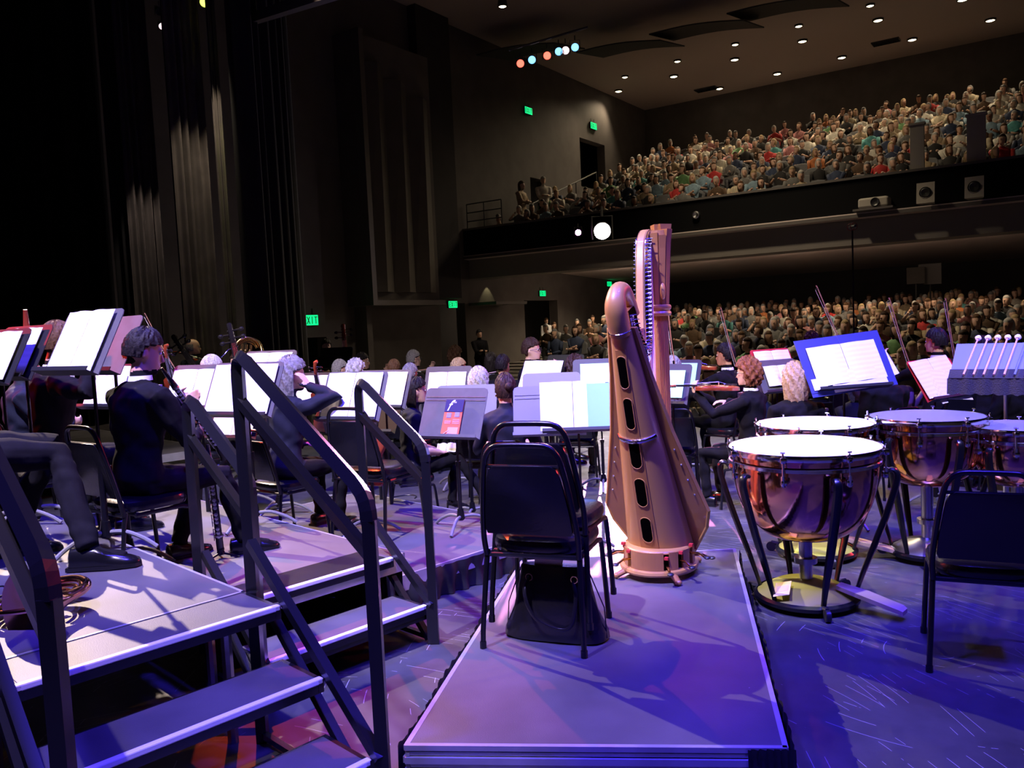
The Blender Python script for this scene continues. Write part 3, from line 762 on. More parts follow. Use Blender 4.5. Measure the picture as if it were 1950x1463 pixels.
AHAIR = [('grey', 'grey'), ('white', 'white'), ('brown', 'brown'), ('dark', 'darkbrown'), ('blonde', 'blonde')]
AW = [22, 18, 20, 22, 18]
CM = [mat('cloth_'+n.replace(' ', '_'), c, .8, noise=.2, nscale=14) for n, c in CLOTH]
ATR = mat('audience_trousers', (.05, .05, .06), .8)
LPM = []
for v in LP:
    me = bpy.data.meshes.new('seated_person'); me.from_pydata(v.v, [], v.f)
    for mm_ in (CM[0], SKINS[0], HAIR['grey'], ATR): me.materials.append(mm_)
    me.polygons.foreach_set('material_index', v.m); me.polygons.foreach_set('use_smooth', [True]*len(v.f)); me.update(); LPM.append(me)
# seat
def seat_mb():
    m = MB()
    def pad(c, d, M=None, mi=0): m.box(c, d, M, mi, bev=.03)
    T = Matrix.Translation((0, -.27, .72)) @ Matrix.Rotation(.22, 4, 'X')
    prof = []
    outl = [(-.245, -.30), (.245, -.30), (.26, 0), (.25, .22), (.19, .30), (0, .33), (-.19, .30), (-.25, .22), (-.26, 0)]
    m.loft([[(x*.94, -.03, z*.96) for x, z in outl], [(x, -.015, z) for x, z in outl], [(x, .03, z) for x, z in outl], [(x*.9, .05, z*.92) for x, z in outl]], 0, T)
    pad((0, .0, .43), (.47, .46, .10))
    m.box((-.27, -.03, .34), (.035, .40, .66), mi=1, bev=.01); m.box((0, -.2, .2), (.3, .08, .42), mi=1)
    m.box((-.27, .0, .665), (.06, .34, .03), mi=1, bev=.01)
    return m
SM = seat_mb()
def emp_seat_mesh():
    me = bpy.data.meshes.new('auditorium_seat'); me.from_pydata(SM.v, [], SM.f); me.materials.append(MATS['seat_cloth']); me.materials.append(MATS['seat_shell'])
    me.polygons.foreach_set('material_index', SM.m); me.update(); return me
SME = emp_seat_mesh()
people = []; seats = []
rs = random.Random(11)
FACE = math.atan2(HV.x, -HV.y)  # rotz so local +y points along -HV
def occ_prob(area, u, v):
    if area == 'lower':
        return .95
    if v < 1.4: return .5
    if v > 8: return .78 if u > 7 else .5
    return .68
def add_row(area, v, z, u0, u1, step):
    off = rs.uniform(0, step); u = u0+off*.3
    while u < u1:
        p = H(u, v, z); q = proj(p+Vector((0, 0, 1.0)))
        ok = -20 < q[0] < IW+40 and q[1] > -20 and q[1] < 1000
        if area == 'lower' and q[0] < 1040: ok = False
        if area == 'lower' and v < -4 and q[0] < 1240: ok = False
        if area == 'lower' and 1040 < q[0] < 1150 and rs.random() < .35: ok = False
        if area == 'lower' and abs(u-(9.2+.02*v)) < .55: ok = False
        if area == 'upper' and (abs(u-8.1) < .45): ok = False
        if ok:
            d = p.y
            seats.append((d, area, u, v, z))
            if rs.random() < occ_prob(area, u, v): people.append((d, area, u, v, z, rs.randrange(NV), rs.choices(range(len(CLOTH)), CW)[0], rs.choices(range(5), AW)[0], rs.choices((0, 1, 2), (86, 10, 4))[0], rs.uniform(-.25, .25), rs.uniform(1.04, 1.16)))
        u += step
for i in range(19):
    v = -11.5+i*1.36; add_row('lower', v, lowfloor(round(v-.5)+.5), 1.4, 30, .66)
for i in range(13):
    v = .75+i*1.0; add_row('upper', v, balfloor(math.floor(v)), (.9 if v < 5 else 2.2), 30, .58)
# hidden-ness: lower rows far away are mostly covered; rank by apparent size = depth
people.sort(key=lambda t: t[0])
NI = 300
lab_count = {}
def zone(area, v):
    if area == 'lower': return 'the front rows of the main floor' if v < -5 else ('the middle rows of the main floor' if v < 4 else 'the rear rows of the main floor')
    return 'the front rows of the balcony' if v < 4 else ('the middle rows of the balcony' if v < 9 else 'the rear rows of the balcony')
near = people[:NI]; far = people[NI:]
for (d, area, u, v, z, k, c, hh, sk, ry, s) in near:
    o = bpy.data.objects.new('seated_audience_member', LPM[k]); COL.objects.link(o)
    p = H(u, v, z); o.location = p; o.rotation_euler = (0, 0, FACE+ry+math.pi*0); o.scale = (s, s, s)
    for si, mm_ in ((0, CM[c]), (1, SKINS[sk]), (2, HAIR[AHAIR[hh][1]])):
        o.material_slots[si].link = 'OBJECT'; o.material_slots[si].material = mm_
    lab = '%s-haired audience member in %s top, %s' % (AHAIR[hh][0], CLOTH[c][0], zone(area, v).replace('the ', '', 1))
    tag(o, lab, 'person', 'audience: %s hair, %s top, %s' % (AHAIR[hh][0], CLOTH[c][0], zone(area, v)))
def crowd(name, items, tmpl, mats, midx, label, cat):
    V = []; Fs = []; MI = []; off = 0
    T = {}
    for it in items:
        k = it['k']
        if k not in T: T[k] = (np.array(tmpl[k].v, 'f'), tmpl[k].f, np.array(tmpl[k].m, 'i'))
        tv, tf, tm = T[k]; a = it['rz']; c, s_ = math.cos(a), math.sin(a); R = np.array([[c, -s_, 0], [s_, c, 0], [0, 0, 1]], 'f')
        V.append(tv*it['s'] @ R.T+np.array(it['p'], 'f')); Fs += [tuple(i+off for i in f) for f in tf]; MI.append(np.array(it['map'], 'i')[tm]); off += len(tv)
    me = bpy.data.meshes.new(name); me.from_pydata(np.concatenate(V).tolist(), [], Fs)
    for mm_ in mats: me.materials.append(mm_)
    me.polygons.foreach_set('material_index', np.concatenate(MI)); me.polygons.foreach_set('use_smooth', [len(tmpl) > 1]*len(Fs)); me.update()
    o = bpy.data.objects.new(name, me); COL.objects.link(o); tag(o, label, cat, kind='stuff'); return o
allm = CM+SKINS+[HAIR[h[1]] for h in AHAIR]+[ATR]; nc = len(CM)
crowd('distant_audience', [dict(k=t[5], rz=FACE+t[9], s=t[10], p=H(t[2], t[3], t[4]), map=[t[6], nc+t[8], nc+3+t[7], nc+8]) for t in far], LP, allm, None,
      'crowd of distant seated audience members filling the farther rows of balcony and hall', 'crowd')
occ = {(round(t[2], 3), round(t[3], 3)) for t in people}
seats.sort(key=lambda t: ((round(t[2], 3), round(t[3], 3)) in occ and t[1] == 'upper', (round(t[2], 3), round(t[3], 3)) in occ, t[0]))
for t in seats[:300]:
    o = bpy.data.objects.new('auditorium_seat', SME); COL.objects.link(o); o.location = H(t[2], t[3], t[4])+HV*0.0; o.rotation_euler = (0, 0, FACE)
    em = (round(t[2], 3), round(t[3], 3)) not in occ
    tag(o, ('empty grey seat in %s' if em else 'grey seat holding a person in %s') % zone(t[1], t[3]), 'seat', ('empty seats, ' if em else 'occupied seats, ')+zone(t[1], t[3]))
crowd('distant_seats', [dict(k=0, rz=FACE, s=1.0, p=H(t[2], t[3], t[4]), map=[0, 1]) for t in seats[300:]], [SM], [MATS['seat_cloth'], MATS['seat_shell']], None, 'rows of grey seats beneath the rest of the audience', 'seats')
print('AUD', len(people), len(seats))
# programmes in some laps
# balcony rail posts and hanging things
for i, (px, w) in enumerate(((1748, .32), (1860, .40))):
    p = at(px, 340, z=5.04); v = (p-HO).dot(HV); u = (p-HO).dot(HU)
    # snap to the balcony front line
    r = at(px, 330, y=1.0); k = r.x/r.y; u = -(HO.x-k*HO.y)/(HU.x-k*HU.y)
    m = MB(); hbox(m, u-w/2, u+w/2, -.12, .0, 4.6, 6.15); hbox(m, u-w/2-.03, u+w/2+.03, -.15, .05, 6.15, 6.2, 0)
    tag(m.build('balcony_partition', mat('partition_grey', (.34, .31, .27), .7)), ['tall grey board standing on the balcony rail, left of the two', 'tall grey board standing on the balcony rail near the right edge'][i], 'partition')
for i, px in enumerate((1772, 1862)):
    r = at(px, 360, y=1.0); k = r.x/r.y; u = -(HO.x-k*HO.y)/(HU.x-k*HU.y); m = MB()
    o = empty('house_speaker', H(u, -.66, 4.35), HR); m.loft([[(-.2, -.15, .25), (.2, -.15, .25), (.16, .15, .25), (-.16, .15, .25)], [(-.2, -.22, -.25), (.2, -.22, -.25), (.16, .12, -.25), (-.16, .12, -.25)]]); m.build('cabinet', 'partition_grey', o)
    m = MB(); m.lathe([(.001, 0), (.10, .02), (.13, .0), (.14, .015)], 16, M=Matrix.Translation((0, -.195, 0)) @ Matrix.Rotation(PI/2, 4, 'X')); m.build('cone', 'black_plastic', o)
    m = MB(); m.tube([(0, .15, 0), (0, .26, 0)], .03); m.build('bracket', 'lamp_can', o)
    tag(o, ['pale speaker hung on the balcony front, just below the left grey board', 'pale speaker hung on the balcony front nearest the right edge'][i], 'speaker')
r = at(1672, 385, y=1.0); k = r.x/r.y; u = -(HO.x-k*HO.y)/(HU.x-k*HU.y)
o = empty('projector', H(u, -.42, 4.1), HR)
m = MB(); m.box((0, 0, .19), (.72, .5, .26), bev=.05); m.build('body', 'partition_grey', o)
m = MB(); m.lathe([(.001, .0), (.06, .01), (.1, .03), (.11, .0), (.12, -.03)], 20, M=Matrix.Translation((.05, -.26, .19)) @ Matrix.Rotation(PI/2, 4, 'X')); m.build('lens', 'black_plastic', o)
m = MB(); m.box((0, 0, .03), (.95, .6, .05)); m.box((0, .3, .0), (.2, .2, .1)); m.build('shelf', 'ledge', o)
tag(o, 'grey projector on a shelf under the balcony rail', 'projector')
r = at(1333, 415, y=1.0); k = r.x/r.y; u = -(HO.x-k*HO.y)/(HU.x-k*HU.y)
o = empty('wall_clamp_lamp', H(u, -.32, 4.55), HR); m = MB(); m.lathe([(.001, 0), (.08, .03), (.11, .02), (.12, -.1), (.05, -.14)], 16, M=Matrix.Rotation(PI/2, 4, 'X')); m.build('housing', 'steel', o); tag(o, 'small round dark lamp fixed to the black balcony front', 'lamp')
# handrail up the balcony stair
m = MB(); pts = [H(.6, 3.2+.9*i, balfloor(3.2+.9*i)+.95) for i in range(7)]; m.tube(pts, .03)
for p in pts[::2]: m.tube([p-Vector((0, 0, 1.0)), p], .02)
tag(m.build('stair_handrail', 'lamp_can'), 'dark handrail beside the balcony steps along the side wall', 'handrail')
m = MB()
for zz in (5.3, 5.6, 5.9): m.tube([H(.1, -.1, zz), H(1.6, -.1, zz)], .02)
for uu in (.1, .85, 1.6): m.tube([H(uu, -.1, 5.04), H(uu, -.1, 5.9)], .02)
tag(m.build('balcony_railing', 'lamp_can'), 'dark horizontal bar railing at the left end of the balcony', 'railing')
# control room seen at the back of the main floor
for i, (px, py, w, h) in enumerate(((1771, 522, .75, .75), (1744, 525, .6, .6))):
    p = at(px, py, y=29.5); o = empty('shelf_board', p, HR); m = MB(); m.box((0, 0, 0), (w, .05, h), bev=.01); m.build('board', 'ledge' if i == 0 else 'panel', o); m = MB(); m.tube([(0, .05, -h/2), (0, .05, -1.3)], .03); m.build('post', 'lamp_can', o)
    tag(o, ['pale board standing in the dark control booth at the rear', 'dimmer board left of the pale one in the dark control booth'][i], 'board')
# ---------------------------------------------------------------- risers and stairs
RC = at(525, 1157, z=.6); RE = Vector((-.70, -.714, 0)).normalized(); RN = Vector((.714, -.70, 0)).normalized()
RM = Matrix(((-RE.x, RN.x, 0, RC.x), (-RE.y, RN.y, 0, RC.y), (0, 0, 1, 0), (0, 0, 0, 1)))   # local x = -s (towards upstage right), local y = t (down the stairs)
def S(s, t, z=0): return RM @ Vector((-s, t, z))
def rbox(m, s0, s1, t0, t1, z0, z1, mi=0, bev=0): m.box((-(s0+s1)/2, (t0+t1)/2, (z0+z1)/2), (abs(s1-s0), abs(t1-t0), z1-z0), M=RM, mi=mi, bev=bev)
def riser(name, s0, s1, t0, t1, z, lab, skirt=None):
    o = empty(name, S((s0+s1)/2, (t0+t1)/2, 0))
    inv = Matrix.Translation(-o.location)
    m = MB(); rbox(m, s0+.012, s1-.012, t0+.012, t1-.012, z-.02, z); m.build('deck_top', 'deck', o, M=inv)
    m = MB()
    for a in ((s0, s1, t0, t0+.012), (s0, s1, t1-.012, t1), (s0, s0+.012, t0, t1), (s1-.012, s1, t0, t1)): rbox(m, a[0], a[1], a[2], a[3], z-.09, z+.001)
    m.build('edge_frame', 'aluminium', o, M=inv)
    for ss in (s0+.06, s1-.06):
        for tt in (t0+.06, t1-.06):
            m = MB(); m.tube([S(ss, tt, 0), S(ss, tt, z-.02)], .022); m.build('leg', 'steel', o, M=inv)
    if skirt:
        for (sa, ta, sb, tb) in skirt:
            a = S(sa, ta); c = S(sb, tb); d = (c-a); L = d.length; d.normalize(); nn = Vector((-d.y, d.x, 0)); n = int(L/.018); m = MB(); rows = []
            for zi in range(6):
                zz = (z-.015)*(1-zi/5.0)+.004; am = .006+.014*zi/5
                rows.append([tuple(a+d*(L*j/n)+nn*(am*math.sin(j*.9+.8*math.sin(j*.21))+.01*math.sin(j*.13+zi))+Vector((0, 0, zz))) for j in range(n+1)])
            m.loft(rows, cap=False, close=False); q = m.build('skirt', 'skirt', o, M=inv, smooth=True, fix=False)
    tag(o, lab, 'stage riser'); return o
riser('stage_riser', -.02, 1.9, -2.6, -.27, .6, 'tallest stage riser at lower left with a brass horn lying on it')
riser('stage_riser', -1.17, -.05, -3.4, -.75, .4, 'middle height stage riser carrying the clarinet players, beside the second steps', [(-1.17, -.77, -1.17, -3.4)])
riser('stage_riser', -2.6, -1.19, -3.2, -.97, .2, 'low stage riser with pleated black skirt behind the stacked chairs', [(-1.19, -.965, -2.6, -.965), (-2.605, -.97, -2.605, -3.2)])
def stairs(s0, s1, tr, lab, zt, posts):
    """tr: list of (t_front, z); treads .26 deep"""
    o = empty('portable_stairs', S((s0+s1)/2, tr[0][0], 0)); inv = Matrix.Translation(-o.location)
    for i, (t, z) in enumerate(tr):
        m = MB(); rbox(m, s0+.015, s1-.015, t-.262, t-.012, z-.018, z, bev=.004); tr_o = m.build('tread', 'deck', o, M=inv)
        m = MB(); rbox(m, s0, s1, t-.026, t, z-.018, z+.003, bev=.004); m.build('nosing', 'nosing', tr_o, M=inv)
        m = MB(); rbox(m, s0, s1, t-.012, t-.002, z-.048, z-.017); rbox(m, s0, s0+.02, t-.26, t, z-.045, z-.001); rbox(m, s1-.02, s1, t-.26, t, z-.045, z-.001); rbox(m, s0, s1, t-.27, t-.26, z-.045, z-.002)
        m.build('tread_frame', 'rail_metal', tr_o, M=inv)
    ta, za = tr[0]; tb, zb = tr[-1]; sl = (zb-za)/(tb-ta)
    for ss, lb in ((s0-.018, 0), (s1+.018, 1)):
        m = MB(); m.tube([S(ss, ta-.23, za+.23*-sl*1.0+.02), S(ss, tb+.02, zb-.0)], .017, square=True); m.build('stringer', 'rail_metal', o, M=inv)
        m = MB(); m.tube([S(ss, ta-.10, za-.06), S(ss, tb-.02, zb-.05 if zb > .25 else .02)], .015, square=True); m.build('brace', 'rail_metal', o, M=inv)
        m = MB(); m.tube([S(ss, tb, zb), S(ss, tb, 0)], .018, square=True)
        m.build('front_leg', 'rail_metal', o, M=inv)
        m = MB(); m.tube([S(ss, ta-.24, za), S(ss, ta-.24, 0)], .020, square=True); m.build('rear_leg', 'rail_metal', o, M=inv)
        m = MB(); m.tube([S(ss, tb, .03), S(ss, ta-.24, .03)], .012, square=True); m.build('foot_bar', 'rail_metal', o, M=inv)
    m = MB(); m.tube([S(s0, tb-.02, zb-.06), S(s1, tb-.02, zb-.06)], .012, square=True); m.build('cross_bar', 'rail_metal', o, M=inv)
    tag(o, lab, 'stairs')
    for (ss, side) in posts:
        hr = empty('stair_railing', S(ss, ta-.26, 0)); inv2 = Matrix.Translation(-hr.location)
        t0 = ta-.27; t1 = tb+.0; zu = za+.91; zl = zu-(.445 if len(tr) > 2 else .30)
        r = .021
        m = MB(); m.tube([S(ss, t0, za-.28), S(ss, t0, zu-.07)], r, square=True); m.build('post', 'rail_metal', hr, M=inv2)
        m = MB(); m.tube([S(ss, t1+.012, .0), S(ss, t1+.012, zl-.08)], r, square=True); m.build('post', 'rail_metal', hr, M=inv2)
        d = Vector((t1-t0, zl-zu)).normalized()
        pts = bez([(t0, zu-.075), (t0+.006, zu-.03), (t0+.035, zu+.0), (t0+.085, zu-.03)], 5)if False else None
        P = [(t0, zu-.075), (t0+.001, zu-.05), (t0+.006, zu-.030), (t0+.014, zu-.014), (t0+.027, zu-.005), (t0+.042, zu-.004), (t0+.058, zu-.010), (t0+.075, zu-.022)]
        Q = [(t1-.055, zl+.032), (t1-.033, zl+.015), (t1-.014, zl-.002), (t1+.0, zl-.024), (t1+.009, zl-.052), (t1+.012, zl-.085)]
        m = MB(); m.tube([S(ss, a, z) for a, z in P+Q], r*.98, square=True); m.build('handrail', 'rail_metal', hr, M=inv2)
        m = MB(); m.tube([S(ss, t0, zu-.17), S(ss, t1+.012, zl-.20)], r*.8, square=True); m.build('mid_rail', 'rail_metal', hr, M=inv2)
        tag(hr, side, 'railing')
stairs(-.02, .84, [(0, .6), (.26, .4), (.52, .2)], 'three-step portable stairs in the left foreground', .6,
       [(-.055, 'tall black handrail crossing the left middle, right side of the front steps'), (.87, 'black handrail at the lower left edge, left side of the front steps')])
stairs(-1.08, -.20, [(-.73, .4), (-.475, .2)], 'two-step portable stairs behind the front steps', .4,
       [(-1.11, 'black handrail on the right side of the two-step stairs, in front of the seated woman'), (-.17, 'black handrail on the left side of the two-step stairs, in front of the clarinettist')])
# harp platform
P4 = [at(770, 1420, z=.2), at(1500, 1425, z=.2), at(1400, 1045, z=.2), at(993, 1068, z=.2)]
cen = (P4[0]+P4[1]+P4[2]+P4[3])/4; o = empty('harp_platform', (cen.x, cen.y, 0)); inv = Matrix.Translation(-o.location)
def ins(d): return [(p.x+(cen.x-p.x)*d, p.y+(cen.y-p.y)*d) for p in P4]
m = MB(); m.prism(ins(.012), .178, .2); m.build('deck_top', 'deck', o, M=inv)
for i in range(4):
    a = P4[i]; c = P4[(i+1) % 4]; d = (c-a).normalized(); nn = Vector((d.y, -d.x, 0)); m = MB()
    for z, h, out in ((.192, .018, 0), (.17, .012, -.004), (.150, .022, .002), (.128, .012, -.004), (.108, .020, .001)):
        m.tube([a+nn*(out-.006)+Vector((0, 0, z-.2)), c+nn*(out-.006)+Vector((0, 0, z-.2))], h*.5, square=True)
    m.build('edge_rail', 'aluminium', o, M=inv)
for i, (k0, k1) in enumerate(((1, 2), (3, 0))):
    a = P4[k0].copy(); c = P4[k1].copy(); d = (c-a); L = d.length; d.normalize(); nn = Vector((d.y, -d.x, 0)); n = int(L/.012); m = MB(); rows = []
    for zi in range(6):
        zz = .197*(1-zi/5.0)+.003; am = .004+.010*zi/5
        rows.append([(a.x+d.x*L*j/n+nn.x*(.018+am*math.sin(j*.8)+.006*math.sin(j*.11)), a.y+d.y*L*j/n+nn.y*(.018+am*math.sin(j*.8)+.006*math.sin(j*.11)), zz+.003*math.sin(j*1.7)) for j in range(n+1)])
    m.loft(rows, cap=False, close=False); m.build('skirt', 'skirt', o, M=inv, smooth=True, fix=False)
for p in P4:
    q = p+(cen-p)*.06; m = MB(); m.tube([(q.x, q.y, 0), (q.x, q.y, .18)], .022); m.build('leg', 'steel', o, M=inv)
a = P4[1]; m = MB()
rows = [[(a.x-.13+.145*j/20+.005*math.sin(j*2), a.y+.013*(1-j/20.)-.022-.006*math.sin(j*1.9+zi), .205-.2*zi/4) for j in range(21)] for zi in range(5)]
m.loft(rows, cap=False, close=False); m.build('corner_drape', 'skirt', o, M=inv, smooth=True, fix=False)
tag(o, 'low grey platform in the foreground under the harp and stacked chairs', 'platform')

# ---------------------------------------------------------------- chairs
def make_chair(loc, rz, lab, grp=None, src=None, name='stacking_chair'):
    if src is not None:
        c = copy_tree(src); c.location = loc; c.rotation_euler = (0, 0, rz); c['label'] = lab
        if 'group' in c: del c['group']
        if grp: c['group'] = grp
        return c
    o = empty(name, loc, rz)
    m = MB(); rings = []
    ol = []
    for j in range(36):
        a = 2*PI*j/36; x = math.copysign(abs(math.cos(a))**.55, math.cos(a))*.215; y = math.copysign(abs(math.sin(a))**.55, math.sin(a))*.205; ol.append((x*(1+.06*(y/.2)), y))
    for z, k in ((.405, .90), (.410, .97), (.425, 1.0), (.445, 1.0), (.462, .97), (.472, .88), (.478, .6), (.479, .2)): rings.append([(x*k, y*k, z) for x, y in ol])
    m.loft(rings); m.build('seat', 'vinyl', o, smooth=True)
    # back frame: one bent tube; leans back
    def bk(x, h): return (x, -.20-(h-.42)*.20-.01, h)
    pts = [bk(-.205, .40), bk(-.208, .5), bk(-.188, .68), bk(-.168, .80), bk(-.150, .852), bk(-.118, .882), bk(-.07, .89), bk(.07, .89), bk(.118, .882), bk(.150, .852), bk(.168, .80), bk(.188, .68), bk(.208, .5), bk(.205, .40)]
    m = MB(); m.tube(bez(pts, 4), .0125, 10); m.tube([bk(-.166, .80), bk(.166, .80)], .008, 8); m.build('back_frame', 'black_metal', o, smooth=True)
    m = MB(); pad = []
    hs = [(.50, .186), (.52, .193), (.60, .186), (.68, .174), (.75, .162), (.79, .148), (.805, .125)]
    outl = [(w, h) for h, w in hs]+[(-w, h) for h, w in reversed(hs)]
    for off, k in ((-.014, .94), (-.012, .985), (0, 1.0), (.018, .99), (.032, .9), (.036, .6)):
        pad.append([(x*k, bk(0, h)[1]+off+.0, .65+(h-.65)*k) for x, h in outl])
    m.loft(pad); m.build('backrest', 'vinyl', o, smooth=True)
    for sx in (-1, 1):
        m = MB(); m.tube([(sx*.205, -.195, .42), (sx*.208, -.21, .36), (sx*.222, -.25, .08), (sx*.224, -.253, .012)], [.0125, .0125, .012, .0115], 8); m.tube([(sx*.224, -.253, .03), (sx*.224, -.254, .0)], .015, 8); m.build('leg', 'black_metal', o, smooth=True)
        m = MB(); m.tube(bez([(sx*.195, -.14, .392), (sx*.20, .06, .392), (sx*.203, .15, .385), (sx*.208, .185, .34), (sx*.222, .215, .012)], 5), .0125, 8); m.tube([(sx*.222, .2155, .03), (sx*.222, .216, .0)], .015, 8); m.build('leg', 'black_metal', o, smooth=True)
    m = MB(); m.tube([(-.2, -.13, .395), (.2, -.13, .395)], .012); m.tube([(-.2, .12, .395), (.2, .12, .395)], .012); m.tube([(-.205, -.2, .40), (.205, -.2, .40)], .010); m.build('seat_frame', 'black_metal', o)
    tag(o, lab, 'chair', grp); return o
rl = at(928, 1235, z=.2); rr_ = at(1105, 1252, z=.2); dd = (rr_-rl).normalized(); crz = math.atan2(dd.y, dd.x)
cc = (rl+rr_)/2; fw = Vector((-dd.y, dd.x, 0)); base = cc+fw*.253
CH0 = make_chair((base.x, base.y, .2), crz, 'black stacking chair at the bottom of the stack of two in the foreground')
q = base+fw*.115
st2 = make_chair((q.x, q.y, .275), crz, 'black stacking chair on top of the stack, its back showing behind the lower one', src=CH0)
# chair at the right edge, seen from behind
p = at(1770, 1280, z=0); ang = math.radians(-24)
d2 = Vector((math.cos(ang), math.sin(ang), 0)); f2 = Vector((-d2.y, d2.x, 0)); q = p+d2*.224+f2*.253
make_chair((q.x, q.y, 0), ang, 'black chair at the right edge of the photo, in front of the kettledrums', src=CH0)
def chair_px(px, py, y, z, phi, lab, grp=None):
    p = at(px, py, y=y); return make_chair((p.x, p.y, z), -math.radians(phi), lab, grp, src=CH0)

# ---------------------------------------------------------------- music stands
def music_stand(pos, phi, floorz, desk='desk_black', lab='', w=.50, h=.33, tilt=24, grp=None, wide_base=True, grooves=False, leg='grey_leg', basephi=0):
    """pos: centre of the desk; phi: direction the player faces (0 away from camera, 90 right)"""
    rz = -math.radians(phi); o = empty('music_stand', (pos.x, pos.y, floorz), rz); hz = pos.z-floorz
    TL = Matrix.Translation((0, 0, hz)) @ Matrix.Rotation(-math.radians(tilt), 4, 'X')   # local desk plane xz, player at -y
    m = MB(); c = .03
    outl = [(-w/2, -h/2), (w/2, -h/2), (w/2, h/2-c), (w/2-c*.3, h/2-c*.3), (w/2-c, h/2), (-w/2+c, h/2), (-w/2+c*.3, h/2-c*.3), (-w/2, h/2-c)]
    m.loft([[(x, 0, z) for x, z in outl], [(x, .004, z) for x, z in outl]], M=TL)
    if grooves:
        for zz in (.09, .115): m.tube([(-w/2+.01, -.001, zz), (w/2-.01, -.001, zz)], .003, 6, M=TL)
    m.build('desk', desk, o)
    m = MB(); m.box((0, -.028, -h/2), (w, .06, .004), M=TL); m.box((0, -.058, -h/2+.008), (w, .003, .02), M=TL); m.build('ledge', 'desk_black' if not grooves else desk, o)
    m = MB(); m.box((0, .02, -.03), (.09, .04, .10), M=TL, bev=.008); m.tube([(0, .035, hz-.10), (0, .035, hz-.02)], .016); m.build('tilt_bracket', 'black_metal', o)
    m = MB(); m.tube([(0, .035, hz-.05), (0, .035, .45)], .0085, 10); m.tube([(0, .035, .46), (0, .035, .10)], .0145, 12); m.tube([(0, .035, .47), (0, .035, .44)], .019, 12); m.build('pole', 'black_metal', o, smooth=True)
    for k in range(3):
        a = 2*PI*k/3+PI/6+basephi; dx, dy = math.cos(a), math.sin(a)
        m = MB(); m.tube(bez([(dx*.012, .035+dy*.012, .085), (dx*.10, .035+dy*.10, .085), (dx*.19, .035+dy*.19, .05), (dx*.25, .035+dy*.25, .010)], 4), .011, 8, flat=1.0); m.build('leg', leg, o, smooth=True)
    m = MB(); m.lathe([(.02, .14), (.026, .10), (.03, .07), (.02, .06)], 12, M=Matrix.Translation((0, .035, 0)), cap=True); m.build('hub', 'black_metal', o)
    tag(o, lab, 'music stand', grp)
    return o, Matrix.Translation((pos.x, pos.y, floorz)) @ Matrix.Rotation(rz, 4, 'Z') @ TL
def sheet(DM, x=0, w=.46, h=.30, zoff=0, mt='page', lab='', name='sheet_music', open_=True, out=.012, cat='sheet music', hz=None, rot=0.0, grp=None):
    o = bpy.data.objects.new(name, None); COL.objects.link(o); o.matrix_world = DM @ Matrix.Translation((x, -out, zoff)) @ Matrix.Rotation(rot, 4, 'Y')
    if open_:
        for sx in (-1, 1):
            m = MB(); n = 8; a = []; bb = []
            for j in range(n+1):
                t = j/n; xx = sx*(.002+t*w/2); yy = -.010*math.sin(min(1, t*1.5)*PI*.9)-.002; a.append((xx, yy)); bb.append((xx, yy+.006*(1-t*.6)))
            outl = a+bb[::-1]; m.loft([[(q[0], q[1], -h/2) for q in outl], [(q[0], q[1], h/2+(.004*math.sin(i_)*1 if False else 0)) for i_, q in enumerate(outl)]])
            m.build('page', mt, o)
    else:
        m = MB(); m.box((0, 0, 0), (w, .003, h)); m.build('page', mt, o)
    tag(o, lab, cat, grp); return o
# ---------------------------------------------------------------- harp
HP = empty('concert_harp', (.84, 4.52, .2)); ax = Vector((-.49, -.872, 0)).normalized(); bx = Vector((ax.y*-1, ax.x, 0)); bx = Vector((-ax.y, ax.x, 0))
if bx.x < 0: bx = -bx
HPM = Matrix(((ax.x, bx.x, 0, 0), (ax.y, bx.y, 0, 0), (0, 0, 1, 0), (0, 0, 0, 1)))     # local x towards the player, y to the right seen from the back
HPM4 = HPM
# spine of the sound box: back centre line; soundboard line is in front of it
def spine(t):   # t 0 bottom .. 1 shoulder ; returns a-offset of the board, z, radius
    return (.10+.50*t, .14+1.20*t, .182*(1-t)+.052*t)
bt = (.50, 0, 1.20); bt = Vector((.50, 0, 1.20)).normalized(); bn = Vector((bt.z, 0, -bt.x))   # bn points to the player side
m = MB(); rings = []; NR = 30; NJ = 28
for i in range(NR+1):
    t = i/NR; a0, z, r = spine(t); dep = r*1.02
    ring = []
    for j in range(NJ+1):
        an = -PI/2+PI*j/NJ; y = math.sin(an)*r; o_ = math.cos(an)*dep; o_ = dep*(abs(math.cos(an))**.8)
        ring.append(tuple(Vector((a0, y, z))+bn*o_))
    ring.append(tuple(Vector((a0, r*.98, z))-bn*.004)); ring.append(tuple(Vector((a0, -r*.98, z))-bn*.004))
    rings.append(ring)
m.loft(rings); body = m.build('sound_box', 'harp_wood_light', HP, M=HPM4, smooth=True)
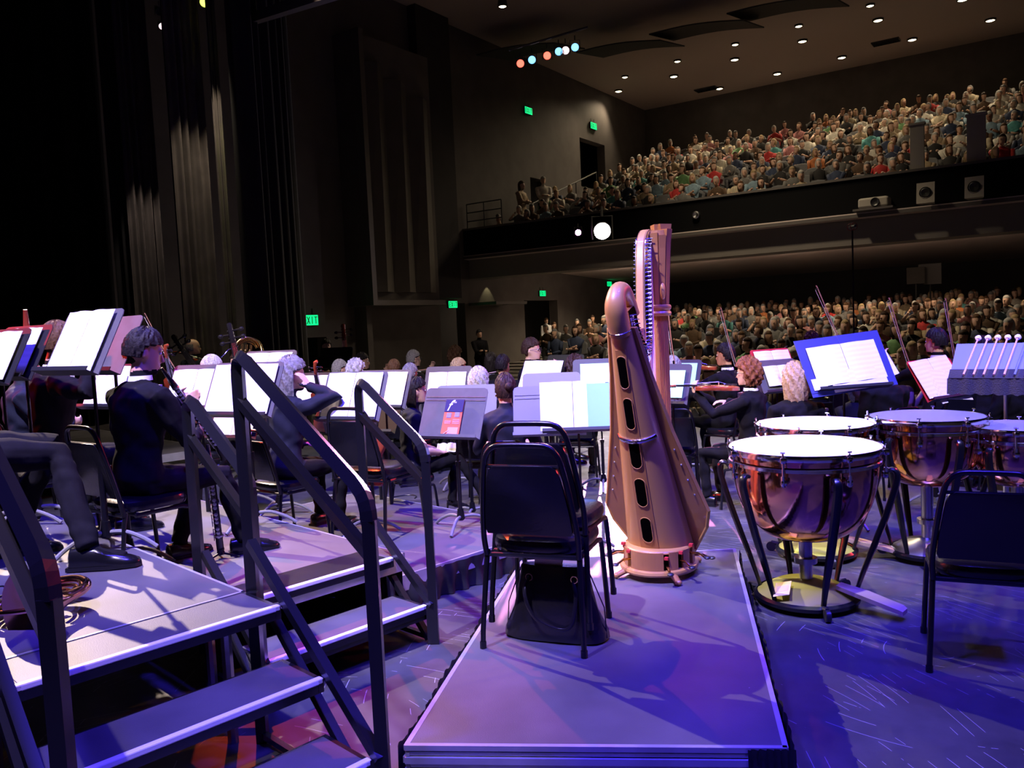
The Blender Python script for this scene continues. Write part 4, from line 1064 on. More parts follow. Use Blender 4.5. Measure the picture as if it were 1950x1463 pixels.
# flat centre strip carrying the sound holes
m = MB(); rings = []
for i in range(NR+1):
    t = i/NR; a0, z, r = spine(t); w = .055*(1-t)+.026*t; rr = []
    for y, e in ((-w, -.004), (-w*.96, .0035), (0, .005), (w*.96, .0035), (w, -.004)):
        an = math.asin(max(-1, min(1, y/r))); rr.append(tuple(Vector((a0, y, z))+bn*(r*1.02*(math.cos(an)**.8)+e)))
    for y in (w, -w):
        an = math.asin(max(-1, min(1, y/r))); rr.append(tuple(Vector((a0, y*.9, z))+bn*(r*1.02*(math.cos(an)**.8)-.012)))
    rings.append(rr)
m.loft(rings[1:-2]); m.build('back_strip', 'harp_wood', body, M=HPM4, smooth=True)
for t, hl in ((.845, .085), (.675, .085), (.505, .082), (.335, .082), (.165, .075)):
    a0, z, r = spine(t); c = Vector((a0, 0, z))+bn*(r*1.02+.0035); w = .030 if t < .6 else .024
    pts = [(math.cos(q)*w, hl-w+math.sin(q)*w) for q in [PI*k/10 for k in range(11)]]+[(math.cos(q)*w, -hl+w+math.sin(q)*w) for q in [PI+PI*k/10 for k in range(11)]]
    m = MB(); fr = MB()
    def hp_(x, y, e, t=t):
        a1, z1, r1 = spine(t+y/1.3); q_ = math.asin(max(-1, min(1, x/r1))); return tuple(Vector((a1, x, z1))+bn*(r1*1.02*(math.cos(q_)**.8)+.0045+e))
    yl = [-hl+2*hl*k/14 for k in range(15)]
    def hw(y):
        d_ = abs(y)-(hl-w); return w if d_ <= 0 else math.sqrt(max(1e-8, w*w-d_*d_))
    m.loft([[hp_(hw(y)*q, y, .003) for q in (-1, -.5, 0, .5, 1)] for y in yl], close=False, cap=False)
    m.build('sound_hole', 'hole_shade', body, M=HPM4)  # patch laid on the surface, the hole's darkness is its colour
    fr.tube([hp_(x, y, .002) for x, y in pts+pts[:1]], .0025, 6, cap=False); fr.build('hole_rim', 'harp_wood_light', body, M=HPM4)
# soundboard with wide lower wings
m = MB(); outl = []
prof = [(-.03, .17), (.10, .262), (.18, .285), (.30, .245), (.55, .165), (.80, .105), (1.0, .068)]
L = [(y, t) for t, y in prof]+[(-y, t) for t, y in reversed(prof)]
def bp(y, t, o_): a0, z, r = spine(t); return tuple(Vector((a0, y, z))+bn*o_)
m.loft([[bp(y, t, -.020) for y, t in L], [bp(y, t, -.006) for y, t in L]]); m.build('soundboard', 'harp_wood', HP, M=HPM4)
m = MB()
for sy in (-1, 1): m.tube([bp(sy*y, t, -.013) for t, y in prof], .009, 6, square=True)
m.build('board_edging', 'harp_wood_light', HP, M=HPM4)
m = MB()
for sy in (-1, 1):
    for t in (.26, .33, .40, .47): m.ell(bp(sy*(.245-(t-.3)*.32-.028), t, -.003), (.006, .006, .006), 8, 5)
m.build('board_screws', 'steel', HP, M=HPM4)
# handle bar across the back
a0, z, r = spine(.56); m = MB(); pts = []
for k in range(9):
    an = -PI*.36+PI*.72*k/8; pts.append(tuple(Vector((a0, math.sin(an)*(r+.004), z))+bn*((r*1.02+.010)*math.cos(an)+.004)))
m.tube(pts, .007, 8, flat=1.6); m.build('carrying_bar', 'chrome', HP, M=HPM4, smooth=True)
# shoulder (crown of the body curling over)
sa, sz, sr = spine(1.0); m = MB(); rings = []
top = Vector((sa, 0, sz))
cpts = bez([top+bn*.02-bt*.02, top+bn*.022+bt*.07, top+bn*.010+bt*.135, top-bn*.045+bt*.175, top-bn*.115+bt*.155, top-bn*.16+bt*.085, top-bn*.185+bt*.00], 5)
rad = [.054, .054, .054, .055, .055, .055, .055, .055, .054, .053, .052, .050, .048, .046, .045, .044, .043, .042, .041, .040, .039, .038, .037, .036, .036, .035, .035, .034, .034, .034, .034]
m.tube(cpts, rad[:len(cpts)], 18, M=Matrix.Identity(4)); m.build('shoulder', 'harp_wood_light', HP, M=HPM4, smooth=True)
m = MB(); m.tube([tuple(top+Vector((0, math.sin(q)*.056, 0))+bn*(.02+math.cos(q)*.056)) for q in [2*PI*k/20 for k in range(21)]], .003, 6, cap=False); m.build('shoulder_ring', 'chrome', HP, M=HPM4)
# neck: harmonic curve in the plane of the harp
neck = bez([(.545, 1.36), (.50, 1.27), (.43, 1.215), (.36, 1.225), (.30, 1.30), (.25, 1.43), (.20, 1.60), (.15, 1.735), (.10, 1.80), (.03, 1.83)], 6)  if False else None
NP = [(.52, 1.44), (.475, 1.32), (.42, 1.235), (.36, 1.21), (.305, 1.27), (.26, 1.39), (.22, 1.53), (.175, 1.67), (.12, 1.77), (.05, 1.815), (0, 1.82)]
yo = lambda a: -.055+(.055-.0)*0 if a <= .02 else (-.055+.075*min(1, max(0, (a-.08)/.26))-(.02*max(0, min(1, (a-.38)/.12))))
np_ = bez([(a, yo(a), z) for a, z in NP], 6); m = MB(); rings = []
for i, p in enumerate(np_):
    tg = (np_[min(i+1, len(np_)-1)]-np_[max(i-1, 0)]).normalized(); nn = Vector((-tg.z, 0, tg.x)); hh = .05+.012*math.sin(PI*i/len(np_)); w = .024
    rings.append([tuple(p+nn*hh*q+Vector((0, w*k, 0))) for q, k in ((-1, -.7), (-1, .7), (-.85, 1), (.85, 1), (1, .7), (1, -.7), (.85, -1), (-.85, -1))])
m.loft(rings); m.build('neck', 'harp_wood_light', HP, M=HPM4, smooth=True)
for sy, nm in ((1, 'neck_plate'), (-1, 'neck_plate')):
    m = MB(); rings = []
    for i, p in enumerate(np_):
        tg = (np_[min(i+1, len(np_)-1)]-np_[max(i-1, 0)]).normalized(); nn = Vector((-tg.z, 0, tg.x))
        rings.append([tuple(p+nn*.052*q+Vector((0, sy*k, 0))) for q, k in ((-1, .0245), (1, .0245), (1, .028), (-1, .028))])
    m.loft(rings); m.build(nm, 'chrome', HP, M=HPM4)
NS = 40; pins = {-1: MB(), 1: MB()}; strg = []; 
cum = [0]
for i in range(1, len(np_)): cum.append(cum[-1]+(np_[i]-np_[i-1]).length)
def along(f):
    d = f*cum[-1]
    for i in range(1, len(np_)):
        if cum[i] >= d:
            q = (d-cum[i-1])/(cum[i]-cum[i-1]+1e-9); return np_[i-1].lerp(np_[i], q), (np_[i]-np_[i-1]).normalized()
    return np_[-1], (np_[-1]-np_[-2]).normalized()
for k in range(NS):
    p, tg = along(.04+.88*k/(NS-1)); nn = Vector((-tg.z, 0, tg.x))
    if nn.z < 0: nn = -nn
    q = p+nn*.018
    for sy in (-1, 1): pins[sy].tube([q+Vector((0, sy*.026, 0)), q+Vector((0, sy*.050, 0))], [.0035, .0028], 6); pins[sy].ell(p-nn*.015+Vector((0, sy*.033, 0)), (.008, .006, .008), 8, 5)
    t = .06+.86*(1-k/(NS-1)); a0, z, r = spine(t)
    strg.append((p-nn*.03+Vector((0, .032, 0)), Vector((a0, 0, z))-bn*.02, k))
for sy in (-1, 1): pins[sy].build('tuning_pins', 'chrome', HP, M=HPM4, smooth=True)
for a, c, k in strg:
    m = MB(); m.tube([a, c], .0011 if k < 28 else .0016, 5); m.build('string', 'red_string' if k % 7 == 3 else 'string', HP, M=HPM4)
# column with stepped capital and ring
m = MB(); fl = 24
def flute(r, z, dp=.0035): return [(r_*math.cos(2*PI*j/(fl*2)), r_*math.sin(2*PI*j/(fl*2)), z) for j in range(fl*2) for r_ in (r-(dp if j % 2 else 0),)]
m.loft([flute(.034, .10), flute(.040, .16), flute(.040, 1.36), flute(.041, 1.42)]); m.build('column', 'harp_wood', HP, M=HPM4)
m = MB(); m.lathe([(.04, 1.395), (.056, 1.40), (.060, 1.41), (.056, 1.42), (.05, 1.425), (.058, 1.435), (.060, 1.445), (.056, 1.455), (.044, 1.46)], 28); m.build('column_ring', 'harp_wood_light', HP, M=HPM4, smooth=True)
m = MB()
for k in range(10):
    a = 2*PI*k/10; T = Matrix.Rotation(a, 4, 'Z'); zt = 1.965-(.018*(k % 2))-.03*math.cos(a)
    m.loft([[(x, y, z) for x, y, z in ((.015, -.011, 1.455), (.048, -.011, 1.455), (.048, .011, 1.455), (.015, .011, 1.455))], [(.01, -.013, 1.6), (.056, -.013, 1.6), (.056, .013, 1.6), (.01, .013, 1.6)], [(.01, -.018, zt-.16), (.067, -.018, zt-.16), (.067, .018, zt-.16), (.01, .018, zt-.16)], [(.0, -.021, zt-.09), (.076, -.021, zt-.09), (.076, .021, zt-.09), (.0, .021, zt-.09)]], M=T)
m.lathe([(.001, 1.45), (.044, 1.45), (.054, 1.65), (.064, 1.83), (.06, 1.86), (.001, 1.86)], 24)
m.build('capital', 'harp_wood', HP, M=HPM4)
m = MB(); m.ell((.055, .035, 1.53), (.02, .014, .045), 12, 8); m.build('capital_boss', 'harp_wood_light', HP, M=HPM4, smooth=True)
# base with pedals and feet
m = MB(); 
def egg(k, z): return [(.155+math.cos(q)*(.225)*k, math.sin(q)*.195*k, z) for q in [2*PI*j/40 for j in range(40)]]
m.loft([egg(.96, .035), egg(1.06, .035), egg(1.08, .045), egg(1.06, .058), egg(.98, .062)]); m.loft([egg(.92, .146), egg(.935, .150), egg(.92, .158), egg(.86, .166)])
m.build('base', 'harp_wood_light', HP, M=HPM4, smooth=True)
m = MB(); m.loft([egg(.86, .05), egg(.86, .16)]); m.build('base_core', 'hole_shade', HP, M=HPM4)  # solid core, shade between the panels put into its colour
m = MB()
angs = [-2.1, -1.6, -1.12, -.72, .72, 1.12, 1.6, 2.1]
for i, (a0_, a1_) in enumerate(((-.50, .50), (.66, .92), (1.10, 1.36), (1.54, 1.80), (1.98, 2.6), (-.92, -.66), (-1.36, -1.10), (-1.80, -1.54), (-2.6, -1.98))):
    n = max(2, int(abs(a1_-a0_)/.08)); rin = []; 
    qs = [a0_+(a1_-a0_)*j/n for j in range(n+1)]
    P_ = [(.155+math.cos(q)*.225*.97, math.sin(q)*.195*.97) for q in qs]+[(.155+math.cos(q)*.225*.88, math.sin(q)*.195*.88) for q in reversed(qs)]
    m.prism(P_, .055, .158)
m.build('base_panels', 'harp_wood', HP, M=HPM4)
for i, q in enumerate((.58, 1.01, 1.45, 1.89, -.58, -1.01, -1.45)):
    d = Vector((math.cos(q), math.sin(q)*.9, 0)).normalized(); c = Vector((.155+math.cos(q)*.225, math.sin(q)*.195, 0)); zz = .085+.02*(i % 3)
    m = MB(); m.tube([c-d*.05+Vector((0, 0, zz)), c+d*.035+Vector((0, 0, zz+.005)), c+d*.075+Vector((0, 0, zz-.012))], [.006, .007, .007], 8); pd = m.build('pedal', 'brass', HP, M=HPM4, smooth=True)
    m = MB(); m.ell(tuple(c+d*.085+Vector((0, 0, zz-.012))), (.020, .018, .009), 12, 8); m.build('pedal_cap', 'black_plastic', pd, M=HPM4, smooth=True)
    m = MB(); m.box(tuple(c-d*.005+Vector((0, 0, zz+.045))), (.02, .02, .014)); m.build('felt', 'felt_red', pd, M=HPM4)
for q in (.75, -.75, 2.5, -2.5):
    d = Vector((math.cos(q), math.sin(q), 0)); c = Vector((.155+math.cos(q)*.20, math.sin(q)*.17, 0))
    m = MB(); m.tube([c-d*.03+Vector((0, 0, .045)), c+d*.03+Vector((0, 0, .035)), c+d*.075+Vector((0, 0, .018))], [.022, .021, .017], 10, flat=.8); m.ell(tuple(c+d*.08+Vector((0, 0, .016))), (.02, .02, .016), 10, 6); m.build('foot', 'harp_wood', HP, M=HPM4, smooth=True)
tag(HP, 'large golden wood pedal harp standing on the foreground platform', 'harp')

# ---------------------------------------------------------------- kettledrums
def timpano(cx, cy, R, zh, lab, head='drumhead', rot=0.0, pedal=PI*1.75, base='olive'):
    o = empty('kettledrum', (cx, cy, 0), rot)
    m = MB(); m.lathe([(.001, zh+.002), (R*.93, zh+.002), (R*.985, zh), (R, zh-.006)], 64); m.build('drumhead', head, o, smooth=True)
    m = MB(); m.lathe([(R*.995, zh-.002), (R*1.012, zh+.001), (R*1.02, zh-.010), (R*1.012, zh-.032), (R*.99, zh-.034)], 64); m.build('counterhoop', 'chrome', o, smooth=True)
    bd = R*1.18; m = MB(); prof = []
    for k in range(22):
        a = PI/2*k/21; r = R*.955*math.cos(a)**.62 if k < 21 else .03; prof.append((max(.03, r), zh-.035-.05-(bd*.92)*math.sin(a)))
    m.lathe([(R*.975, zh-.03), (R*.97, zh-.05), (R*.955, zh-.075)]+prof, 64); m.build('bowl', 'copper', o, smooth=True)
    m = MB(); m.lathe([(R*.985, zh-.068), (R*1.0, zh-.072), (R*1.0, zh-.088), (R*.97, zh-.092)], 64); m.build('bowl_ring', 'chrome', o, smooth=True)
    for k in range(8):
        a = 2*PI*k/8+.2; c, s_ = math.cos(a), math.sin(a); rr = R*1.045
        m = MB(); m.box((rr*c, rr*s_, zh-.02), (.028, .026, .03), M=None, bev=.004); m.tube([(rr*c, rr*s_, zh+.014), (rr*c, rr*s_, zh-.12)], .0055, 8); m.tube([(rr*c, rr*s_, zh-.10), (rr*c, rr*s_, zh-.155)], .011, 8); m.box((rr*c*.985, rr*s_*.985, zh-.135), (.03, .03, .03), bev=.005)
        m.tube([(rr*c-s_*.012, rr*s_+c*.012, zh+.018), (rr*c+s_*.012, rr*s_-c*.012, zh+.018)], .004, 6)
        m.build('tension_rod', 'chrome', o, smooth=True)
    nb = 6
    for k in range(nb):
        a = 2*PI*k/nb+PI/2+PI; c, s_ = math.cos(a), math.sin(a)
        P = [(R*1.06, zh-.12), (R*1.13, zh-.115), (R*1.17, zh-.16), (R*1.06, zh-.32), (R*.90, zh-.50), (R*.76, .22), (R*.66, .10), (R*.62, .05)]
        pts = bez([(r*c, r*s_, z) for r, z in P], 4); rad = [.015+.010*math.sin(PI*min(1, i/len(pts)*1.2)) for i in range(len(pts))]
        m = MB(); m.tube(pts, rad, 8, flat=.7); m.build('strut', 'black_metal', o, smooth=True)
    m = MB(); m.lathe([(.001, .03), (R*.66, .03), (R*.68, .045), (R*.64, .06), (R*.42, .105), (R*.12, .13), (.02, .14)], 40); m.build('base', base, o, smooth=True)
    m = MB(); m.lathe([(R*.60, .025), (R*.70, .03), (R*.71, .05), (R*.66, .062)], 40); m.build('base_ring', 'black_metal', o, smooth=True)
    m = MB(); m.tube([(0, 0, .1), (0, 0, zh-.085-bd*.92+.02)], .035, 16); m.tube([(0, 0, .22), (0, 0, .25)], .06, 16); m.build('centre_post', 'steel', o, smooth=True)
    d = Vector((math.cos(pedal), math.sin(pedal), 0)); sd = Vector((-d.y, d.x, 0))
    m = MB(); m.loft([[tuple(d*r+sd*w+Vector((0, 0, z+h))) for w, h in ((-ww, 0), (ww, 0), (ww, .022), (-ww, .022))] for r, z, ww in ((R*.45, .11, .035), (R*.8, .085, .05), (R*1.25, .045, .045), (R*1.3, .035, .035))]); m.build('pedal', 'pedal_wood', o)
    for k in range(3):
        a = 2*PI*k/3+.5; c, s_ = math.cos(a), math.sin(a); m = MB(); rr = R*.80
        m.tube([(R*.62*c, R*.62*s_, .05), (rr*c, rr*s_, .06)], .012, 8); m.tube([(rr*c-s_*.012, rr*s_+c*.012, .032), (rr*c+s_*.012, rr*s_-c*.012, .032)], .032, 16); m.build('caster', 'black_plastic', o, smooth=True)
    tag(o, lab, 'kettledrum'); return o
p = at(1530, 847, y=4.36); ZT = p.z
timpano(p.x, p.y, .392, ZT, 'largest copper kettledrum with white head, nearest the camera beside the platform', pedal=-.75)
T1 = p
p2 = at(1550, 805, y=5.2); timpano(p2.x, p2.y, .358, p2.z, 'copper kettledrum with white head directly behind the largest one', pedal=-.3)
p3 = at(1764, 791, y=5.05); timpano(p3.x, p3.y, .328, p3.z, 'copper kettledrum with shaded grey head, second from right', 'drumhead_shaded', pedal=PI*1.4, base='steel')
p4 = at(1938, 810, y=4.85); timpano(p4.x, p4.y, .262, p4.z, 'copper kettledrum cut off by the right edge of the photo', 'drumhead_shaded', pedal=PI*1.4, base='steel')
m = MB(); m.box((0, 0, 0), (.085, .13, .002)); m.box((0, .0, .0015), (.06, .05, .001), mi=1); o = m.build('paper_tag', ['tag_yellow', 'paper_cream']); q = T1+Vector((-.17, -.12, 0)); o.location = (q.x, q.y, .118); o.rotation_euler = (.28, -.25, -.5)
tag(o, 'yellowish card lying on the olive base of the nearest kettledrum', 'card')

# ---------------------------------------------------------------- handbag under the chairs
bg = empty('handbag', (cc.x+fw.x*.17+.055, cc.y+fw.y*.17, .2), crz); bg.scale = (.93, .93, .93)
m = MB(); rings = []
for z, w, d in ((0, .235, .075), (.012, .245, .085), (.05, .24, .086), (.15, .205, .072), (.27, .17, .05), (.34, .155, .036), (.352, .15, .03)):
    rings.append([(math.copysign(abs(math.cos(q))**.6, math.cos(q))*w+.008*math.sin(q*5+z*20), math.copysign(abs(math.sin(q))**.6, math.sin(q))*d, z) for q in [2*PI*j/36 for j in range(36)]])
m.loft(rings); m.build('body', 'leather', bg, smooth=True)
for k, sg in enumerate((-1, 1)):
    m = MB(); m.tube(bez([(-.11, sg*.045, .30), (-.12, sg*.10, .24), (-.07, sg*.115, .13), (.03, sg*.11, .08), (.10, sg*.105, .10), (.12, sg*.075, .22), (.10, sg*.045, .30)], 6), .009, 8, flat=.5); h_ = m.build('handle', 'leather', bg, smooth=True)
    m = MB()
    for sx in (-1, 1): m.tube(arc((sx*.11, sg*.052, .30), .016, 0, 2*PI, 14), .003, 6, cap=False)
    m.build('ring', 'brass', h_)
m = MB(); m.tube([(-.245, -.01, .02), (-.235, .0, .16), (-.16, 0, .345)], .003, 6); m.build('seam', 'black_plastic', bg); m = MB(); m.tube([(.245, -.01, .02), (.235, .0, .16), (.16, 0, .345)], .003, 6); m.build('seam', 'black_plastic', bg)
tag(bg, 'black leather tote bag standing under the stacked chairs', 'handbag')
m = MB(); m.loft([[(-.06, -.01, 0), (.06, -.01, 0), (.06, .01, 0), (-.06, .01, 0)], [(-.05, -.014, .09), (.075, -.014, .07), (.075, .006, .07), (-.05, .006, .09)]]); o = m.build('folded_program', 'paper_cream'); 
o.matrix_world = Matrix.Translation(bg.location) @ Matrix.Rotation(crz, 4, 'Z') @ Matrix.Translation((-.03, 0, .30))
tag(o, 'cream folded programme sticking out of the black bag', 'booklet')
# ---------------------------------------------------------------- instruments
def to_mat(a, b_, up=(0, 0, 1)):
    a = Vector(a); b_ = Vector(b_); y = (b_-a).normalized(); z = Vector(up); z = (z-y*z.dot(y)).normalized(); x = y.cross(z)
    M = Matrix((x, y, z)).transposed().to_4x4(); M.translation = a; return M
def place(o, M): o.matrix_world = M; return o
def violin(M, L=.59, lab='', wood='violin_wood', nm='violin', cat='violin', grp=None, sc=1.0):
    """local: y from tail to scroll, z out of the top"""
    o = empty(nm); k = L/.59
    out = [(0, .04), (.0, .085), (.015, .102), (.06, .105), (.11, .095), (.145, .072), (.175, .058), (.21, .058), (.24, .072), (.275, .084), (.32, .078), (.345, .05), (.353, .02)]
    pts = [(w, y) for y, w in out]+[(-w, y) for y, w in reversed(out)]
    m = MB(); cx = .18
    rs_ = []
    for z, s_ in ((-.018, .80), (-.015, .97), (-.013, 1.0), (.013, 1.0), (.015, .97), (.022, .75), (.026, .3)): rs_.append([(x*s_*k, (cx+(y-cx)*s_)*k, z*k) for x, y in pts])
    m.loft(rs_); m.build('body', wood, o, smooth=True)
    m = MB(); m.loft([[(x*k, y*k, z*k) for x, z in ((-w, .015), (w, .015), (w, .024), (w*.5, .028), (-w*.5, .028), (-w, .024))] for y, w in ((.33, .014), (.52, .011))]); m.loft([[(x*w*k, y*k, z*k) for x, z in ((-1, h0), (1, h0), (1, h1), (-1, h1))] for y, w, h0, h1 in ((.22, .020, .034, .040), (.34, .018, .026, .033), (.50, .012, .026, .031))])
    m.build('neck', 'black_wood', o)
    m = MB(); m.tube([(0, .50*k, .02*k), (0, .555*k, .018*k), (0, .585*k, .005*k), (0, .58*k, -.012*k), (0, .568*k, -.008*k)], [.012*k, .011*k, .012*k, .013*k, .009*k], 8); 
    m.build('scroll', wood, o, smooth=True)
    for i, yy in enumerate((.515, .53, .545, .56)):
        m = MB(); sg = 1 if i % 2 else -1; m.tube([(-.014*sg*k, yy*k, .016*k), (.035*sg*k, yy*k, .016*k)], [.003*k, .004*k], 6); m.ell((.042*sg*k, yy*k, .016*k), (.012*k, .009*k, .005*k), 8, 5); m.build('peg', 'black_wood', o)
    m = MB(); m.box((0, .155*k, .038*k), (.04*k, .003*k, .026*k)); m.build('bridge', 'bow_wood', o)
    m = MB()
    m.box((0, .06*k, .030*k), (.034*k, .10*k, .008*k)); m.build('tailpiece', 'black_wood', o)
    for i in (-1.5, -.5, .5, 1.5):
        m = MB(); m.tube([(i*.008*k, .1*k, .036*k), (i*.009*k, .155*k, .052*k), (i*.004*k, .51*k, .033*k)], .0007, 4); m.build('string', 'steel', o)
    tag(o, lab, cat, grp); return place(o, M)
def bow(a, b_, lab, col='bow_wood'):
    o = empty('violin_bow'); L = (Vector(b_)-Vector(a)).length
    m = MB(); m.tube(bez([(0, 0, 0), (0, L*.4, -.008), (0, L*.96, 0), (0, L, -.004)], 4), [.0045]*12+[.003], 6); m.build('stick', col, o)
    m = MB(); m.box((0, L*.5, -.022), (.009, L*.93, .0012)); m.build('hair', 'horsehair', o)
    m = MB(); m.box((0, L*.05, -.012), (.01, .045, .02), bev=.003); m.box((0, L*.97, -.012), (.008, .012, .022)); m.build('frog', 'black_wood', o)
    tag(o, lab, 'bow'); return place(o, to_mat(a, b_))
def woodwind(a, b_, r, lab, nm='clarinet', body='black_wood', keys='steel', bell=2.0, cat=None):
    a = Vector(a); b_ = Vector(b_); L = (b_-a).length; o = empty(nm)
    m = MB(); m.lathe([(.001, 0), (r*.5, .0), (r*.8, L*.12), (r, L*.13), (r*1.25, L*.2), (r, L*.21), (r, L*.5), (r*1.25, L*.505), (r*1.25, L*.53), (r, L*.535), (r, L*.82), (r*1.3, L*.83), (r*1.05, L*.86), (r*bell*.8, L*.97), (r*bell, L), (r*bell*.8, L*.998)], 16, M=Matrix.Rotation(-PI/2, 4, 'X')); m.build('body', body, o, smooth=True)
    for i in range(5):
        m = MB(); y = L*(.24+.13*i); m.tube([(r*1.35, y, 0), (r*1.35, y+L*.11, 0)], r*.14, 6)
        for j in range(3): m.lathe([(.001, 0), (r*.55, 0), (r*.55, r*.2), (.001, r*.25)], 10, M=Matrix.Translation((0, y+L*.035*j, r*1.15))); m.tube([(0, y+L*.035*j, r*1.25), (r*1.35, y+L*.035*j+.004, r*.1)], r*.10, 5)
        m.build('key', keys, o, smooth=True)
    m = MB(); m.lathe([(r*1.28, L*.2), (r*1.32, L*.21), (r*1.28, L*.22)], 14, M=Matrix.Rotation(-PI/2, 4, 'X')); m.build('metal_ring', keys, o); m = MB(); m.lathe([(r*1.3, L*.82), (r*1.36, L*.83), (r*1.3, L*.84)], 14, M=Matrix.Rotation(-PI/2, 4, 'X')); m.build('metal_ring', keys, o)
    tag(o, lab, cat or nm); return place(o, to_mat(a, b_, up=(.3, -1, .2)))
def french_horn(M, lab, wood='rosebrass', sc=1.0, nm='french_horn'):
    o = empty(nm)
    m = MB(); 
    for k_, (rr, th) in enumerate(((.135, .0085), (.118, .008), (.10, .007))): m.tube([(rr*math.cos(q), rr*math.sin(q), .012*math.sin(q*1.5+k_)) for q in [.3+1.85*PI*j/40 for j in range(41)]], th, 8)
    m.build('tubing', wood, o, smooth=True)
    m = MB(); P = bez([(-.11, -.02, 0), (-.10, .09, .005), (.0, .145, .01), (.12, .10, .015), (.16, -.02, .02), (.17, -.12, .03)], 6); R = [.009+.012*(i/30)+(.115*max(0, (i-20)/10)**2.6) for i in range(len(P))]
    m.tube(P, R, 24, cap=False); m.build('bell', wood, o, smooth=True)
    for i in range(3):
        m = MB(); m.lathe([(.001, 0), (.018, 0), (.02, .04), (.018, .062), (.001, .064)], 16, M=Matrix.Translation((-.055+.045*i, -.01, -.02))); m.tube([(-.055+.045*i, .0, .0), (-.055+.045*i, .07, .0), (-.04+.045*i, .07, 0), (-.04+.045*i, .0, 0)], .006, 8); v_ = m.build('valve', 'brass', o, smooth=True)
        m = MB(); m.tube([(-.055+.045*i, -.02, .03), (-.075+.045*i, -.10, .03)], .004, 6); m.ell((-.077+.045*i, -.105, .032), (.011, .014, .003), 10, 5); m.build('key_lever', 'chrome', v_)
    m = MB(); m.tube([(-.12, .03, 0), (-.19, .0, .02), (-.23, -.06, .03)], [.006, .004, .004], 8); m.lathe([(.004, 0), (.006, .03), (.011, .05), (.008, .052)], 12, M=Matrix.Translation((-.23, -.06, .03)) @ Matrix.Rotation(PI*.75, 4, 'Z') @ Matrix.Rotation(-PI/2, 4, 'X')); m.build('mouthpiece', 'chrome', o, smooth=True)
    tag(o, lab, 'horn'); return place(o, M)

# ---------------------------------------------------------------- musicians
def musician(px, py, y, fz, phi, lab, hh=1.12, chair=True, chairlab=None, rise=None, **kw):
    hp = at(px, py, y=y); st = kw.get('stand', False); lean = kw.get('lean', .0)
    rz = -math.radians(phi); f = Vector((math.sin(math.radians(phi)), math.cos(math.radians(phi)), 0))
    seat = kw.pop('seat', .46)
    h0 = (.90 if st else seat+.09)+(.57+.05)*math.cos(lean)+.135-.05*0-.05
    s = (hp.z-fz)/h0; s2 = max(.86, min(1.08, s))
    if not st and abs(s-s2) > .001:   # keep the size, lift or lower the seat a little
        seat = seat+((hp.z-fz)/s2-h0)
    off = (math.sin(lean)*.67+.025)*s2
    loc = Vector((hp.x, hp.y, fz))-f*off
    vox = .008 if y < 4.6 else (.011 if y < 7.5 else .016)
    o, J = make_person('musician', tuple(loc), rz, s=s2, seat=seat, voxel=vox, **kw)
    tag(o, lab, 'person')
    if chair:
        c = make_chair((loc.x, loc.y, fz), rz, chairlab or ('black chair under the '+lab.split(' ', 0)[0])[:10], src=CH0)
        c.scale = (s2, s2, s2*max(.8, seat/.46*.985)); c['label'] = chairlab or ('black chair occupied by the '+lab)
        if len(c['label'].split()) > 16: c['label'] = ' '.join(c['label'].split()[:16])
    return o, J
def W(J, p): return J['M'] @ Vector(p)
BACKR = .3
riser('stage_riser', -2.9, 2.6, -10.5, -6.6, .3, 'low riser at the far left rear under the bald man in the blue suit')
# --- near left
kn = at(112, 868, y=3.72); an = at(172, 1072, y=3.50)
o1, J1 = None, None
rzp = -math.radians(74); f1 = Vector((math.sin(math.radians(74)), math.cos(math.radians(74)), 0)); hip1 = Vector((kn.x, kn.y, 0))-f1*.47+Vector((.02, -.14, 0))*0; hip1.z = .6
Mi = (Matrix.Translation(hip1) @ Matrix.Rotation(rzp, 4, 'Z')).inverted()
lk = Mi @ kn; la = Mi @ Vector((an.x, an.y, .695)); 
o1, J1 = make_person('musician', tuple(hip1), rzp, pose='side', seat=.47, hair='short', haircol='black', voxel=.009, lean=.05,
   legp=[((-.14, .40, .52), (-.16, .20, .09), (-.1, 1, 0)), (tuple(lk), tuple(la), tuple(Mi.to_3x3() @ Vector((1, .12, 0))))], collar='shirt_white')
tag(o1, 'person in dark trousers at the left edge, only a leg and polished shoe showing', 'person')
c = make_chair(tuple(hip1), rzp, 'black chair cut off by the left edge, under the person whose leg shows', src=CH0)
musician(112, 655, 4.95, .4, 50, 'person with reddish brown hair behind the leaning white music page, dark jacket', pose='flute', hair='short', haircol='brown', lean=.12, turn=.2, collar='shirt_white')
o3, J3 = musician(274, 672, 4.15, .4, 36, 'young clarinettist in dark suit with short black hair, seen from behind', pose='clarinet', hair='short', haircol='black', skin=1, lean=.10, turn=-.35, nod=.22, collar='shirt_white',
   legp=[((-.13, .44, .50), (-.13, .30, .09), (0, 1, 0)), ((.13, .46, .50), (.14, .56, .09), (.5, 1, 0))], chairlab='black chair under the young clarinettist with short black hair')
m3 = J3['M']; hd = J3['HM']
mo = m3 @ (hd @ Vector((0, .105, -.07))); e3 = m3 @ Vector((.03, .56, .56)); woodwind(mo, mo+(e3-mo).normalized()*.62, .014, 'black clarinet held by the young man with short black hair')
b0 = at(421, 1056, z=.42); woodwind(b0+Vector((-.03, 0, .60)), b0, .018, 'black clarinet with silver keys upright on a floor peg before the young clarinettist', nm='bass_clarinet', cat='clarinet', bell=1.3)
m = MB(); bb = b0
for k in range(3):
    a = 2*PI*k/3; m.tube([(0, 0, .03), (.1*math.cos(a), .1*math.sin(a), .006)], .006, 6)
